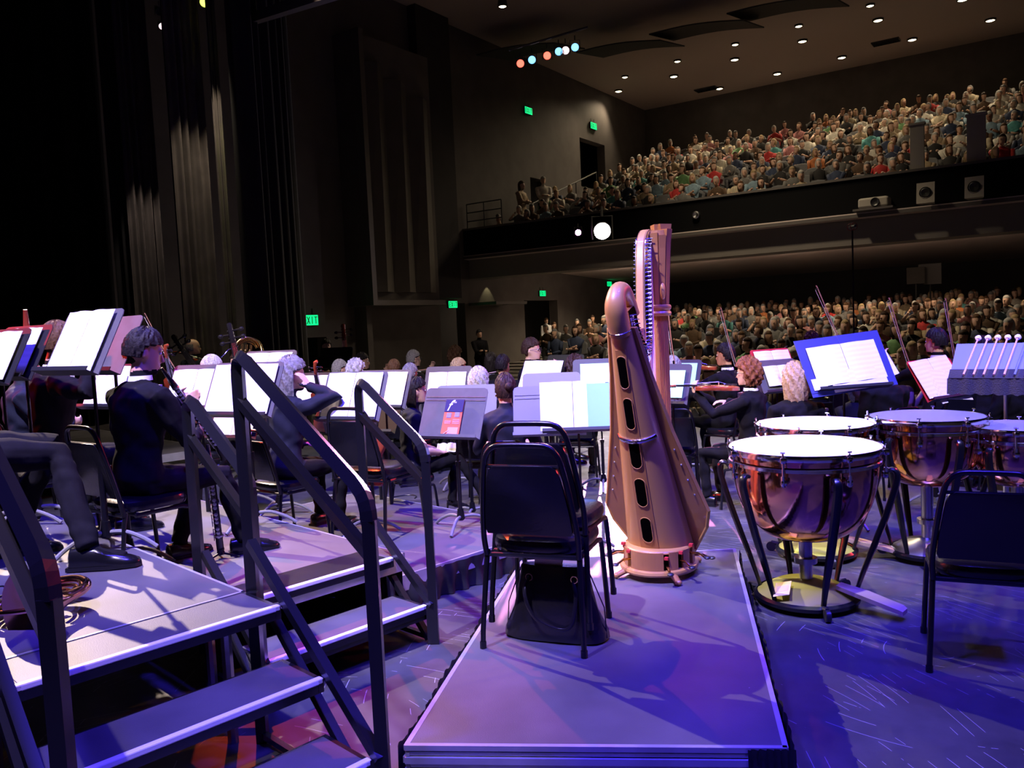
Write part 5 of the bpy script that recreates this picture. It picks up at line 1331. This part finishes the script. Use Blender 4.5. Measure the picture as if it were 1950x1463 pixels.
m.lathe([(.012, .02), (.02, .05), (.008, .09)], 12); o = m.build('instrument_peg', 'black_metal'); o.location = (b0.x, b0.y, .4); tag(o, 'small black three-legged peg holding the upright clarinet', 'instrument stand')
musician(46, 695, 5.6, .4, 55, 'bassoonist in dark blue at far left, hidden between two white pages', pose='clarinet', hair='short', haircol='darkbrown', lean=.05, top='suit_navy')
a = at(70, 850, y=5.3); c = at(48, 590, y=5.1); woodwind(c, a, .024, 'tall reddish bassoon with a pale ring rising behind the leftmost music stands', nm='bassoon', body='maroon_wood', bell=1.1)
a = at(85, 800, y=5.0); c = at(62, 672, y=5.0); woodwind(c, a, .020, 'short length of dark woodwind with bright keys beside the leftmost pages', nm='oboe', bell=1.2)
# --- left middle distance
musician(368, 662, 11.2, .3, 40, 'bald man in blue suit turned away, far left beyond the stands', pose='violin', hair='bald', haircol='grey', top='suit_navy', turn=-.3, collar='shirt_white')
musician(401, 676, 11.6, .3, -140, 'person with curly dark hair and glasses beside the bald man in blue', pose='violin', hair='curly', haircol='brown', glasses=True)
p = at(395, 690, y=11.2); violin(to_mat(p+Vector((.12, 0, -.08)), p+Vector((-.3, -.15, .12))), lab='viola played by the curly haired person beside the bald man')
musician(405, 704, 7.1, .2, 50, 'person with white hair just left of the tall handrail post', pose='clarinet', hair='short', haircol='white')
musician(452, 692, 9.2, .2, -150, 'glasses wearing person with shiny brass behind the tall handrail post', pose='cello', hair='short', haircol='darkbrown', glasses=True)
place_h = at(470, 668, y=8.9); french_horn(Matrix.Translation(place_h) @ Matrix.Rotation(1.3, 4, 'X') @ Matrix.Rotation(.4, 4, 'Y'), 'brass horn glinting behind the top of the tall handrail', 'brass')
o9, J9 = musician(556, 716, 5.6, .2, 38, 'woman with wavy grey hair raising one hand to her head, dark blue top', pose='head', hair='wavy', haircol='grey', lean=.14, turn=-.35, female=True, top='dress_black', voxel=None, chairlab='black chair under the woman with wavy grey hair') if False else musician(556, 716, 5.6, .2, 38, 'woman with wavy grey hair raising one hand to her head, dark blue top', pose='head', hair='wavy', haircol='grey', lean=.14, turn=-.35, female=True, top='tee_navy', chairlab='black chair under the woman with wavy grey hair')
musician(622, 668, 13.2, .0, 150, 'dark clothed bass player standing far back with one hand on hip', pose='fold', hair='bob', haircol='black', stand=True, chair=False, female=True, top='dress_black', legs='dress_black')
# double bass scrolls seen over the players
def bass_neck(px, py, y, px2, py2, lab, wood='black_wood'):
    a = at(px2, py2, y=y); c = at(px, py, y=y); M = to_mat(a-(c-a).normalized()*1.25, c, up=(.3, -1, 0)); return violin(M, L=1.25+(c-a).length, lab=lab, wood=wood, nm='double_bass', cat='double bass')
bass_neck(653, 618, 13.2, 656, 668, 'double bass whose dark scroll stands up near the second exit sign', 'maroon_wood')
bass_neck(436, 617, 8.4, 447, 662, 'double bass with dark blue lit scroll poking up at the handrail top')
bass_neck(330, 640, 9.6, 356, 676, 'double bass with tilted scroll right of the young clarinettist')
for a_ in ((648, 705, 9.9, 0, 60, 'grey haired person left of the bearded man, in profile', dict(pose='violin', hair='short', haircol='grey', female=True)),
           (690, 690, 11.2, 0, 70, 'bearded man with dark curly hair facing right', dict(pose='violin', hair='short', haircol='black', skin=1, turn=-.2)),
           (678, 709, 8.8, 0, 20, 'person with curly white hair in front of the bearded man', dict(pose='violin', hair='curly', haircol='white')),
           (751, 704, 10.0, 0, 10, 'person with reddish lit dark hair left of the man with the violin and glasses', dict(pose='violin', hair='short', haircol='brown')),
           (788, 685, 11.3, 0, 60, 'grey haired violinist with glasses, chin on violin, facing right', dict(pose='violin', hair='short', haircol='grey', glasses=True, collar='shirt_white')),
           (782, 714, 8.8, 0, 35, 'grey haired person in striped top just behind the woman with the black bob', dict(pose='violin', hair='short', haircol='grey', top='stripe_grey')),
           (867, 678, 11.8, 0, 30, 'person with curly hair lit red at the back, left of centre', dict(pose='violin', hair='curly', haircol='brown')),
           (874, 702, 9.5, 0, 70, 'blonde woman with a pale blue headband facing right', dict(pose='violin', hair='bob', haircol='blonde', female=True)),
           (912, 727, 7.3, 0, 15, 'person with shaggy white hair seen from behind, left of the woman with the earring', dict(pose='violin', hair='wavy', haircol='white', female=True)),
           (936, 690, 10.4, 0, 50, 'dark haired person partly behind the short haired man, centre left', dict(pose='violin', hair='bob', haircol='black', turn=.5)),
           (958, 697, 9.2, 0, 35, 'person with short black hair right behind the woman with the earring', dict(pose='violin', hair='short', haircol='black', skin=1, collar='shirt_white'))):
    musician(*a_[:5], a_[5], **a_[6])
o17, J17 = musician(793, 746, 6.7, 0, 74, 'woman with a sleek black bob, bare forearms and high heels, smiling to the right', pose='lap', hair='bob', haircol='black', skin=0, female=True, top='tee_navy', sleeves=False, turn=-.05, lean=.1,
   legp=[((-.10, .44, .52), (-.06, .40, .14), (.1, 1, -.1)), ((.06, .46, .58), (.20, .66, .22), (.1, 1, -.35))], extra=dict(heels=True), chairlab='black chair under the woman with the black bob')
o = sheet(Matrix.Translation(W(J17, (-.02, .36, .66))) @ Matrix.Rotation(-1.35, 4, 'X'), w=.16, h=.2, lab='small white booklet on the lap of the woman with the black bob', name='booklet', cat='booklet', open_=True)
o23, J23 = musician(962, 742, 5.9, 0, 4, 'woman with dark hair, gold earring and dark blue short-sleeved shirt, from behind', pose='read', hair='bun', haircol='darkbrown', skin=1, female=True, top='tee_navy', sleeves=False, lean=.05, turn=.35, chairlab='black chair under the woman with the gold earring')
m = MB(); m.ell((0, 0, 0), (.006, .006, .009), 8, 6); e = m.build('earring', 'brass', o23, smooth=True); e.location = J23['HM'] @ Vector((-.082, -.004, -.046)); e['label'] = 'gold earring'
o24, J24 = musician(1012, 668, 9.3, 0, 100, 'man in dark suit with glasses and red lit hair, white shirt and tie', pose='cello', hair='short', haircol='darkbrown', glasses=True, collar='shirt_white', turn=-.1)
musician(1095, 702, 8.2, 0, 10, 'person with thick dark wavy hair seen from behind, left of the harp', pose='violin', hair='curly', haircol='darkbrown')
musician(1222, 700, 8.6, 0, 5, 'grey haired person behind the harp strings', pose='violin', hair='short', haircol='grey')
musician(1281, 704, 7.4, 0, 10, 'person with grey blonde hair just right of the harp column', pose='violin', hair='bob', haircol='grey', female=True)
o27, J27 = musician(1381, 678, 8.4, 0, -40, 'man in dark suit facing left with a violin, right of the harp', pose='violin', hair='short', haircol='black', skin=1, turn=.25, collar='shirt_white')
o28, J28 = musician(1424, 712, 6.6, 0, -48, 'woman with curly auburn hair and white collar facing left with an instrument', pose='violin', hair='curly', haircol='auburn', female=True, collar='shirt_white', glasses=True, chairlab='black chair under the woman with curly auburn hair')
o29, J29 = musician(1514, 724, 5.9, 0, 5, 'woman with long wavy grey blonde hair seen from behind, left of the big blue folder', pose='lap', hair='wavy', haircol='blonde', female=True, chairlab='black chair with bare top rail under the woman with wavy blonde hair')
musician(1545, 652, 11.0, 0, 0, 'person with violet lit hair just above the big blue folder', pose='violin', hair='curly', haircol='auburn')
musician(1680, 700, 6.9, 0, -15, 'broad backed person in black mostly hidden behind the big blue folder', pose='lap', hair='short', haircol='darkbrown')
musician(1782, 652, 8.0, 0, -20, 'dark haired person with white collar, right of the blue folder, before the audience', pose='violin', hair='short', haircol='black', collar='shirt_white', turn=.3)
musician(1872, 664, 8.3, 0, -20, 'dark haired person just left of the row of drum mallets', pose='violin', hair='short', haircol='black')
o33, J33 = musician(1925, 700, 6.8, 0, -30, 'person at the right edge raising a hand, behind the mallet tray', pose='raise_', hair='curly', haircol='grey')
# violins held by the players
def held_violin(J, lab, s=1.0):
    c = J['M'] @ (J['HM'] @ Vector((-.05, .10, -.13))); h, d, n_ = J['hands'][0]; hh = J['M'] @ (h+Vector((0, 0, .055)))
    dirv = (hh-c).normalized(); violin(to_mat(c-dirv*.02, c+dirv, up=(0, 0, 1)), lab=lab)
held_violin(J27, 'violin held by the dark suited man facing left'); held_violin(J28, 'violin held by the woman with curly auburn hair')
for px, py, px2, py2, y, l in ((1278, 632, 1286, 698, 7.2, 'pale blue lit bow pointing up just right of the harp column'), (1388, 642, 1404, 700, 8.2, 'bow pointing up beside the dark suited man facing left'),
    (1594, 632, 1612, 672, 6.9, 'reddish bow rising above the fold of the big blue folder'), (1716, 640, 1735, 700, 6.95, 'thin reddish bow between the blue folder and the pink page'),
    (1806, 600, 1822, 690, 7.85, 'long red lit bow right of the white collared person'), (890, 716, 945, 708, 9.3, 'red lit horizontal bow beside the blonde woman with the headband'), (800, 704, 830, 700, 10.8, 'red lit bow of the grey violinist with glasses'),
    (313, 665, 335, 705, 8.0, 'red lit bow behind the neck of the young clarinettist')):
    a = at(px2, py2, y=y); c = at(px, py, y=y); L = (c-a).length; c = a+(c-a)*max(1, .62/L); bow(a, c, l)
p = at(1380, 742, y=6.35); violin(to_mat(at(1420, 738, y=6.35), at(1372, 700, y=6.2)), lab='violin scroll and neck held before the auburn haired woman', wood='violin_wood') if False else None
# instruments parked between the chairs
violin(to_mat(at(706, 925, y=6.0), at(718, 830, y=6.1), up=(-.6, -1, .3)), L=.66, lab='red violin standing upright beside the empty chair', wood='violin_wood')
a = at(722, 920, y=6.3); woodwind(a+Vector((-.03, .02, .62)), a, .016, 'black clarinet with bright keys upright behind the red violin', bell=1.9)
a = at(677, 868, y=6.4); woodwind(a+Vector((-.04, .0, .52)), a, .014, 'reddish lit clarinet upright below the wide white page', body='maroon_wood', bell=1.5)  # red light on this clarinet is put into the maroon body colour
violin(to_mat(at(628, 822, y=6.1), at(612, 745, y=5.9), up=(-.2, -1, .2)), L=.64, lab='red viola upright at the elbow of the woman with wavy grey hair', wood='violin_wood')
violin(to_mat(at(352, 800, y=5.8), at(338, 745, y=5.7), up=(-.2, -1, .2)), L=.6, lab='red violin body showing beside the clarinet of the young man', wood='violin_wood')
# horn lying on the tall riser
q = at(70, 1140, z=.66); french_horn(Matrix.Translation((q.x, q.y, .66)) @ Matrix.Rotation(-.5, 4, 'Z') @ Matrix.Rotation(.10, 4, 'X') @ Matrix.Scale(1.1, 4), 'pinkish brass horn lying on the tall riser at the left edge')
# --- people standing in the house
def stander(px, py, y, fz, phi, lab, name='person', **kw):
    hp = at(px, py, y=y); s = (hp.z-fz)/1.60; o, J = make_person(name, (hp.x, hp.y, fz), -math.radians(phi), stand=True, s=s, voxel=.022, hands=False, **kw); tag(o, lab, 'person'); return o
stander(912, 637, 24, -.22, 150, 'usher in dark suit with pale lanyard standing against the lit side wall', name='usher', pose='fold', hair='short', haircol='black', skin=1)
v = px_v(1040, .4); stander(1040, 612, H(.4, v).y, lowfloor(v), 160, 'blurred person in white shirt walking in the doorway left of the harp', name='visitor', pose='side', hair='short', haircol='brown', top='shirt_white', legs='dress_black')
v = px_v(992, .8, 350); stander(992, 354, H(.8, v).y, balfloor(math.floor(v)), 120, 'woman in pale skirt leaning at the left end of the balcony', name='visitor', pose='fold', hair='long', haircol='brown', top='cloth_beige', legs='cloth_cream')
v = px_v(1034, 1.0, 350); stander(1034, 345, H(1.0, v).y, balfloor(math.floor(v)), 170, 'person in white shirt with arms folded standing at the left of the balcony', name='visitor', pose='fold', hair='short', haircol='white', top='cloth_white')
# ---------------------------------------------------------------- music stands and pages
def st(px, py, y, phi, fz, lab, **kw):
    if px < 900: phi = phi+math.degrees(math.atan((px-975)/F))*.9
    return music_stand(at(px, py, y=y), phi, fz, lab=lab, **kw)
o, D = st(158, 652, 3.8, 60, .6, 'leaning black music stand with a glaring white page, upper left', tilt=27, desk='desk_grey'); sheet(D, w=.40, h=.31, lab='glaring white open music on the leaning stand at upper left')
o, D = st(203, 658, 4.25, 60, .4, 'second leaning music stand close behind the upper left one', tilt=27, desk='desk_grey')
o, D = st(34, 672, 4.5, 60, .6, 'black music stand with a narrow white page near the left edge', tilt=27); sheet(D, w=.36, h=.28, lab='narrow white page on the stand near the left edge')
o, D = st(-12, 680, 4.4, 58, .6, 'black music stand cut off by the left edge', tilt=27); sheet(D, w=.40, h=.28, lab='white page cut off by the left edge')
o, D = st(214, 736, 5.6, 50, .2, 'music stand with white pages between the two seated players at left', tilt=25); sheet(D, w=.44, h=.28, lab='white pages between the two seated players at left')
o, D = st(372, 738, 5.5, 45, .2, 'music stand with white open pages right of the young clarinettist', tilt=25, desk='desk_grey'); sheet(D, w=.44, h=.28, zoff=-.015, lab='open white pages right of the young clarinettist')
o, D = st(462, 742, 5.0, 42, .4, 'large music stand with white pages behind the tall handrail', tilt=25, desk='desk_grey', w=.56, h=.36); sheet(D, w=.50, h=.32, lab='large white pages behind the tall handrail')
o, D = st(508, 706, 6.2, 40, .2, 'music stand whose desk top edge shines yellow above the woman with grey hair', tilt=25, desk='desk_grey'); sheet(D, w=.44, h=.28, lab='white pages left of the wavy grey hair')
o, D = st(672, 755, 5.5, 35, .2, 'music stand with a broad white page above the empty chair', tilt=25, desk='desk_grey', h=.36); sheet(D, w=.44, h=.33, lab='broad white page above the empty chair')
o, D = st(728, 742, 6.4, 35, 0, 'music stand with white page right of the small handrail top', tilt=25, desk='desk_grey'); sheet(D, w=.44, h=.28, lab='white page right of the small handrail top')
o, D = st(600, 742, 7.4, 35, 0, 'small music stand with pages past the raised arm of the grey haired woman'); sheet(D, w=.42, h=.26, lab='bluish white pages past the raised arm of the grey haired woman')
o, D = st(712, 790, 6.6, 35, 0, 'dark music stand low behind the small handrail, page in shade', tilt=30); 
o, D = st(640, 682, 12.0, 20, 0, 'dark music stand before the standing bass player', tilt=20)
o, D = st(448, 800, 6.6, 40, .2, 'low music stand seen under the large pages behind the handrail'); sheet(D, w=.42, h=.26, lab='bluish white pages seen low under the large pages behind the handrail')
# stand with the programme
o, D = st(862, 787, 5.5, 33, .2, 'grey music stand with ridges holding an orange brochure', tilt=24, desk='desk_grey', grooves=True, h=.36, w=.50, basephi=.3)
br = empty('brochure'); m = MB(); m.box((0, 0, 0), (.145, .006, .27)); m.build('cover', 'brochure_orange' if False else mat('brochure_orange', (.62, .12, .05), .5), br)
m = MB(); m.box((0, -.0045, .092), (.145, .003, .086)); m.build('top_band', mat('brochure_dark', (.03, .02, .09), .4), br)
m = MB(); m.box((.02, -.0045, -.095), (.08, .002, .07)); m.build('text_block', mat('brochure_pale', (.70, .30, .32), .5), br)
for x, z in ((-.03, .025), (.035, .03)): m = MB(); m.box((x, -.0045, z), (.036, .002, .034)); m.build('photo', mat('brochure_photo', (.25, .2, .4), .5), br)
def text(body, size, mt, parent, loc, M=Matrix.Identity(4), shear=0, nm='lettering'):
    cu = bpy.data.curves.new(nm, 'FONT'); cu.body = body; cu.size = size; cu.extrude = .0004; cu.align_x = 'CENTER'; cu.align_y = 'CENTER'; cu.shear = shear
    t = bpy.data.objects.new('tmp', cu); COL.objects.link(t); dg = bpy.context.evaluated_depsgraph_get(); me = bpy.data.meshes.new_from_object(t.evaluated_get(dg)); bpy.data.objects.remove(t)
    me.materials.clear(); me.materials.append(MATS[mt]); me.transform(M @ Matrix.Translation(loc) @ Matrix.Rotation(PI/2, 4, 'X')); o = bpy.data.objects.new(nm, me); COL.objects.link(o); o.parent = parent; return o
text('f', .11, 'paper', br, (-.045, -.0065, .09), shear=.4); text('the', .022, 'paper', br, (.0, -.0065, .118)); text('music', .024, 'paper', br, (-.005, -.0065, .10)) if False else None
m = MB()
for i, (z, w) in enumerate(((.055, .06), (-.015, .05), (-.024, .05), (-.033, .045))): m.box((-.032 if i else -.03, -.0045, z), (w, .0015, .004))
for i, z in enumerate((-.006, -.015, -.024, -.033)): m.box((.034, -.0045, z), (.055, .0015, .004))
m.tube([(-.065, -.005, -.12), (-.01, -.005, -.08)], .003); m.tube([(-.06, -.005, -.13), (0, -.005, -.095)], .002); m.build('text_lines', 'brochure_pale', br)
br.matrix_world = D @ Matrix.Translation((.015, -.012, -.045)) @ Matrix.Rotation(.0, 4, 'Y'); tag(br, 'orange and dark blue brochure propped on the grey ridged music stand', 'brochure')
# centre group
o, D = st(1046, 782, 5.6, 5, 0, 'pale grey ridged music stand under the brightest page, left of the harp', tilt=22, desk='desk_pale', grooves=True, w=.50, h=.36)
o, D2 = st(1100, 776, 5.45, 4, 0, 'music stand under the broad glaring folder, left of the harp', tilt=22, desk='folder_navy', w=.48, h=.34)
fo = sheet(D2, x=-.03, w=.44, h=.34, zoff=.01, out=.012, mt='page', lab='broad glaring white open music just left of the harp'); 
sheet(D2, x=.15, w=.17, h=.31, out=.030, mt='folder_teal', lab='pale green folder page beside the broad glaring music', open_=False, name='folder', cat='folder')
o, D = st(1050, 745, 7.0, 8, 0, 'bluish music stand top edge showing behind the broad glaring music', tilt=20, desk='desk_pale')
o, D = st(888, 770, 6.6, 12, 0, 'bluish grey music stand behind the orange brochure stand', tilt=22, desk='desk_pale')
o, D = st(852, 728, 8.0, 25, 0, 'music stand with small white pages behind the brochure stand', tilt=22, desk='desk_grey'); sheet(D, w=.40, h=.24, zoff=-.02, lab='small white pages behind the brochure stand')
o, D = st(1030, 718, 8.2, 42, 0, 'music stand with slanted white pages before the man with glasses', tilt=26, h=.36); sheet(D, w=.50, h=.34, lab='slanted white pages before the man with glasses')
o, D = st(1075, 700, 10.0, 30, 0, 'dark music stand with a folder, left of the wavy dark hair', tilt=20)
o, D = st(1142, 722, 7.6, 8, 0, 'dark music stand with a glowing teal screen left of the harp body', tilt=20, desk='folder_navy', w=.5, h=.4); sheet(D, w=.36, h=.30, mt='screen_teal', lab='glowing teal screen left of the harp body', open_=False)
o, D = st(1277, 732, 6.9, 40, 0, 'music stand with a glowing teal screen right of the harp column, nearer one', tilt=20, w=.36, h=.36, desk='folder_navy'); sheet(D, w=.26, h=.24, mt='screen_teal', lab='nearer glowing teal screen right of the harp column', open_=False)
o, D = st(1302, 716, 8.2, 40, 0, 'music stand with a glowing teal screen right of the harp column, farther one', tilt=20, w=.36, h=.34, desk='folder_navy'); sheet(D, w=.28, h=.26, mt='screen_teal', lab='farther glowing teal screen right of the harp column', open_=False)
o, D = st(1474, 694, 8.0, -25, 0, 'music stand with pinkish white pages behind the curly auburn hair', tilt=24, desk='folder_red'); sheet(D, w=.44, h=.28, lab='pinkish white pages behind the curly auburn hair')
o, D = st(1484, 716, 7.6, -25, 0, 'lower music stand with pinkish white pages left of the blue folder', tilt=24, desk='desk_grey'); sheet(D, w=.34, h=.2, lab='lower pinkish white pages left of the blue folder')
# kettledrum player's stand with the big blue folder
o, D = st(1612, 700, 5.9, -14, 0, 'tall music stand carrying the big open blue folder behind the kettledrums', tilt=24, w=.60, h=.34)
D = D @ Matrix.Rotation(-.075, 4, 'Y')
fb = empty('open_folder'); m = MB()
for sx in (-1, 1): m.box((sx*.182, .0, .03), (.360, .006, .44), bev=.003)
m.tube([(0, .004, -.19), (0, .004, .25)], .006, 6); m.build('cover', 'folder_blue', fb); fb.matrix_world = D @ Matrix.Translation((0, -.010, 0)); tag(fb, 'big open blue folder on the kettledrum stand', 'folder')
m = MB(); m.box((-.30, -.005, -.10), (.13, .003, .12)); m.build('pocket', 'folder_blue', fb)
sheet(D, x=.0, w=.58, h=.30, zoff=.03, out=.018, lab='large white open pages in the big blue folder')
sheet(D, x=.05, w=.46, h=.16, zoff=-.10, out=.022, lab='lower white page sticking out of the big blue folder', open_=False)
sheet(D, x=-.28, w=.115, h=.085, zoff=-.10, out=.022, lab='small white card in the pocket of the big blue folder', open_=False, name='card', cat='card')
sheet(D, x=.33, w=.12, h=.20, zoff=-.02, out=.010, rot=-.2, lab='white sheet slipping out at the right side of the big blue folder', open_=False)
o, D = st(1788, 722, 6.4, -32, 0, 'music stand with red edged folder right of the big blue folder', tilt=30, w=.60, h=.36, desk='folder_red')
D = D @ Matrix.Rotation(-.06, 4, 'Y'); sheet(D, x=-.02, w=.54, h=.32, zoff=.02, lab='white open pages on the red edged folder'); sheet(D, x=.06, w=.42, h=.26, zoff=-.07, rot=.18, out=.022, lab='loose white page hanging askew on the red edged folder', open_=False)
sheet(D, x=-.14, w=.08, h=.09, zoff=-.16, out=.022, lab='small white card below the pages of the red edged folder', open_=False, name='card', cat='card')
# mallet tray
p = at(1915, 686, y=5.35); tr = empty('mallet_tray', (p.x, p.y, 0), math.radians(-38)); hz = p.z
TL = Matrix.Translation((0, 0, hz)) @ Matrix.Rotation(math.radians(38), 4, 'X')
m = MB(); m.box((0, 0, -.008), (.62, .36, .012), M=TL, bev=.005); m.build('tray', 'tray_blue', tr)
m = MB(); n = 60; rows = []
for zi in range(5): rows.append([tuple((TL @ Vector((-.32+.64*j/n, -.185-.006*math.sin(j*.7), .004)))+Vector((0, -.004*zi, -.026*zi+.003*math.sin(j*1.3)))) for j in range(n+1)])
rows2 = [[(x, y+.010, z) for x, y, z in r] for r in rows]; m.loft(rows, cap=False, close=False); m.loft(rows2, cap=False, close=False); m.box((0, -.14, .003), (.63, .09, .010), M=TL, bev=.003); m.build('towel', 'towel', tr, smooth=True)
m = MB(); m.tube([(0, 0, hz-.03), (0, 0, .5)], .012, 10); m.tube([(0, 0, .52), (0, 0, .1)], .017, 10); m.build('pole', 'steel', tr)
for k in range(3):
    a = 2*PI*k/3; m = MB(); m.tube([(0, 0, .14), (.28*math.cos(a), .28*math.sin(a), .01)], .010, 8); m.build('leg', 'steel', tr)
tag(tr, 'towel covered mallet tray on a stand at the right edge', 'tray')
TW = Matrix.Translation((p.x, p.y, 0)) @ Matrix.Rotation(math.radians(-38), 4, 'Z') @ TL
for i in range(9):
    mo_ = empty('drum_mallet'); m = MB(); col = 'tray_blue' if i == 5 else 'mallet_shaft'
    m.tube([(0, -.19, 0), (0, .17, 0)], [.0065, .0055], 10); m.build('shaft', col, mo_, smooth=True)
    m = MB(); m.lathe([(.001, -.018), (.014, -.014), (.021, 0), (.014, .014), (.001, .018)], 18, M=Matrix.Translation((0, .185, 0)) @ Matrix.Rotation(PI/2, 4, 'X')); m.build('head', 'mallet_head', mo_, smooth=True)
    mo_.matrix_world = TW @ Matrix.Translation((-.20+i*.058, .02, .024)) @ Matrix.Rotation(-.12, 4, 'Z')
    tag(mo_, 'drum mallet with pale felt head lying in the row on the mallet tray' if i != 5 else 'blue shafted mallet in the row of drum mallets', 'mallet', 'drum mallets on the tray' if i != 5 else None)
# extra chairs
p = at(724, 960, y=5.55); make_chair((p.x, p.y, .2), -math.radians(28), 'empty black chair between the two-step stairs and the brochure stand', src=CH0)
p = at(645, 940, y=6.2); make_chair((p.x, p.y, .2), -math.radians(12), 'empty black chair with red lit edges behind the tall handrail', src=CH0) if False else None
p = at(1560, 940, y=6.9)
# microphone stand in front of the audience
a = at(1623, 432, y=11.6); o = empty('microphone_stand', (a.x, a.y, 0)); m = MB(); m.tube([(0, 0, .0), (0, 0, a.z-.05)], .012, 8); m.lathe([(.16, 0), (.16, .02), (.02, .04)], 20, cap=True); m.build('pole', 'black_metal', o)
m = MB()
for s_ in (-.05, .05): m.tube(arc((0, s_, a.z+.0), .05, 0, 2*PI, 16), .006, 6, cap=False)
m.tube([(-.05, -.05, a.z), (.05, .05, a.z)], .006); m.tube([(.05, -.05, a.z), (-.05, .05, a.z)], .006); m.build('shock_mount', 'maroon_wood', o)
m = MB(); m.tube([(0, -.1, a.z), (0, .08, a.z)], .018, 10); m.build('microphone', 'black_plastic', o, smooth=True); tag(o, 'very tall thin microphone stand rising in front of the audience', 'microphone stand')
# floor things
q = at(928, 990, z=.08); m = MB(); m.box((0, 0, .06), (.16, .12, .12), bev=.01); o = m.build('foot_box', 'black_plastic'); o.location = (q.x, q.y, 0); tag(o, 'small black box on the floor beside the chair stack', 'box')
m = MB(); q1 = at(800, 950, z=.0); pts = [(q1.x+.5*math.cos(i*.5)*(.3+.05*i)-.2, q1.y+.25*math.sin(i*.7)*(.5+.08*i), .006) for i in range(9)]; m.tube(bez(pts, 6), .006, 6); tag(m.build('cable', 'black_plastic', smooth=True), 'black cable looping over the stage floor beyond the low riser', 'cable')
# children of things that were placed by matrix keep their own meshes
# ---------------------------------------------------------------- light
w = bpy.data.worlds.new('world'); SC.world = w; w.use_nodes = True
w.node_tree.nodes['Background'].inputs['Color'].default_value = (.25, .2, 1, 1); w.node_tree.nodes['Background'].inputs['Strength'].default_value = .004
def spot(name, loc, aim, power, col, size=60, blend=.3, rad=.12):
    l = bpy.data.lights.new(name, 'SPOT'); l.energy = power; l.color = col; l.spot_size = math.radians(size); l.spot_blend = blend; l.shadow_soft_size = rad
    o = bpy.data.objects.new(name, l); COL.objects.link(o); o.location = loc
    o.rotation_euler = (Vector(aim)-Vector(loc)).to_track_quat('-Z', 'Y').to_euler(); return o
# blue wash from the truss over the stage
for i, (x, y, ax_, ay_) in enumerate(((-3.0, 1.0, -1.6, 3.0), (.5, .5, .5, 3.0), (4, 1.5, 2.6, 3.5), (-2, 5, -1.2, 6.5), (2.5, 5, 2.4, 7), (5.5, 6, 5, 8))):
    spot('blue_wash', (x, y, 8.8), (ax_, ay_, 0), 5200, (.06, .035, 1.0), 50, .5, .35)
# neutral key from upstage left
spot('key', (-7.5, 11.5, 8.0), (.4, 3.2, .2), 9500, (1.0, .76, .62), 38, .4, .05)
spot('red_wash', (-3.2, 10.5, 8.5), (-.35, 4.3, 0), 2600, (1.0, .09, .03), 17, .4, .06)
spot('stair_fill', (-1.6, -.6, 8.8), (-1.0, 2.7, .3), 1500, (1.0, .80, .95), 15, .4, .06)  # added fill without a fixture, brings neutral light onto the treads
spot('yellow_lamp', KEY+Vector((.05, -.25, -.1)), (1.15, 3.9, .2), 3800, (.85, 1.0, .08), 9, .3, .05)
spot('curtain_light', at(428, 30, y=10.9), at(444, 420, y=11.2), 90, (.8, 1.0, .1), 20, .6, .02)
spot('amber_side', (7.5, 7.0, 5.5), (.9, 4.3, 1.0), 1500, (1.0, .45, .08), 12, .3, .06)
# overhead page light
spot('top_light', (-2.8, 1.0, 8.8), (-1.2, 6.3, 1.0), 7800, (.95, .82, .95), 44, .5, .10)
spot('top_light', (3.6, 1.0, 8.8), (2.6, 6.9, 1.0), 4000, (.95, .84, 1.0), 34, .5, .10)
spot('drum_light', (1.6, 2.4, 8.8), (1.58, 4.62, .8), 2400, (.9, .88, 1.0), 11, .3, .05)
spot('red_side', (-8.5, 6.5, 3.6), (3, 6, .9), 1100, (1.0, .05, .03), 40, .5, .08)
spot('red_side', (9.5, 10.5, 5.0), (0, 6.5, 1.0), 1100, (1.0, .05, .08), 40, .5, .08)
spot('followspot', BIG+Vector((-.12, -.4, 0)), (.3, 2.95, .2), 36000, (1.0, .30, .70), 8, .3, .06)
spot('curtain_light', at(392, 20, y=10.5), at(395, 500, y=11.4), 260, (1.0, .82, .6), 50, .6, .04)
spot('curtain_light', at(262, 200, y=11.2), at(292, 500, y=12.0), 110, (1.0, .82, .7), 50, .6, .04)
# house lights
for i, p in enumerate(CLP):
    spot('house_light', p+Vector((0, 0, -.08)), p-HV*2.2+Vector((0, 0, -5)), 330, (1.0, .78, .50), 110, .7, .12)
for i, p in enumerate(SLP):
    spot('soffit_light', p+Vector((0, 0, -.06)), p+Vector((0, 0, -5)), (200 if i < 6 else 480), (1.0, .78, .50), 140, .7, .1)
for p in SLP:
    l = bpy.data.lights.new('soffit_fill', 'POINT'); l.energy = 16; l.color = (1.0, .74, .55); l.shadow_soft_size = .15; o = bpy.data.objects.new('soffit_fill', l); COL.objects.link(o); o.location = p+Vector((0, 0, -.45))  # added unseen lamps in mid-air that brighten the balcony underside
spot('front_house', H(10, -5, 11.8), H(10.5, -6.5, -1), 3000, (1.0, .80, .52), 100, .6, .3)
spot('front_house', H(9, -3, 11.6), H(11, 3.5, 5), 1100, (1.0, .80, .52), 75, .6, .3)  # added fill to brighten the front balcony rows
q = H(.25, px_v(930, .0)+0, 3.3); spot('wall_scallop', q, H(.0, px_v(930, 0), 1.5), 25, (1.0, .9, .45), 70, .3, .02)
vs = SC.view_settings; SC.view_settings.view_transform = 'Standard'; vs.look = 'None'; vs.exposure = 0.0; vs.gamma = 1.0; vs.use_curve_mapping = False
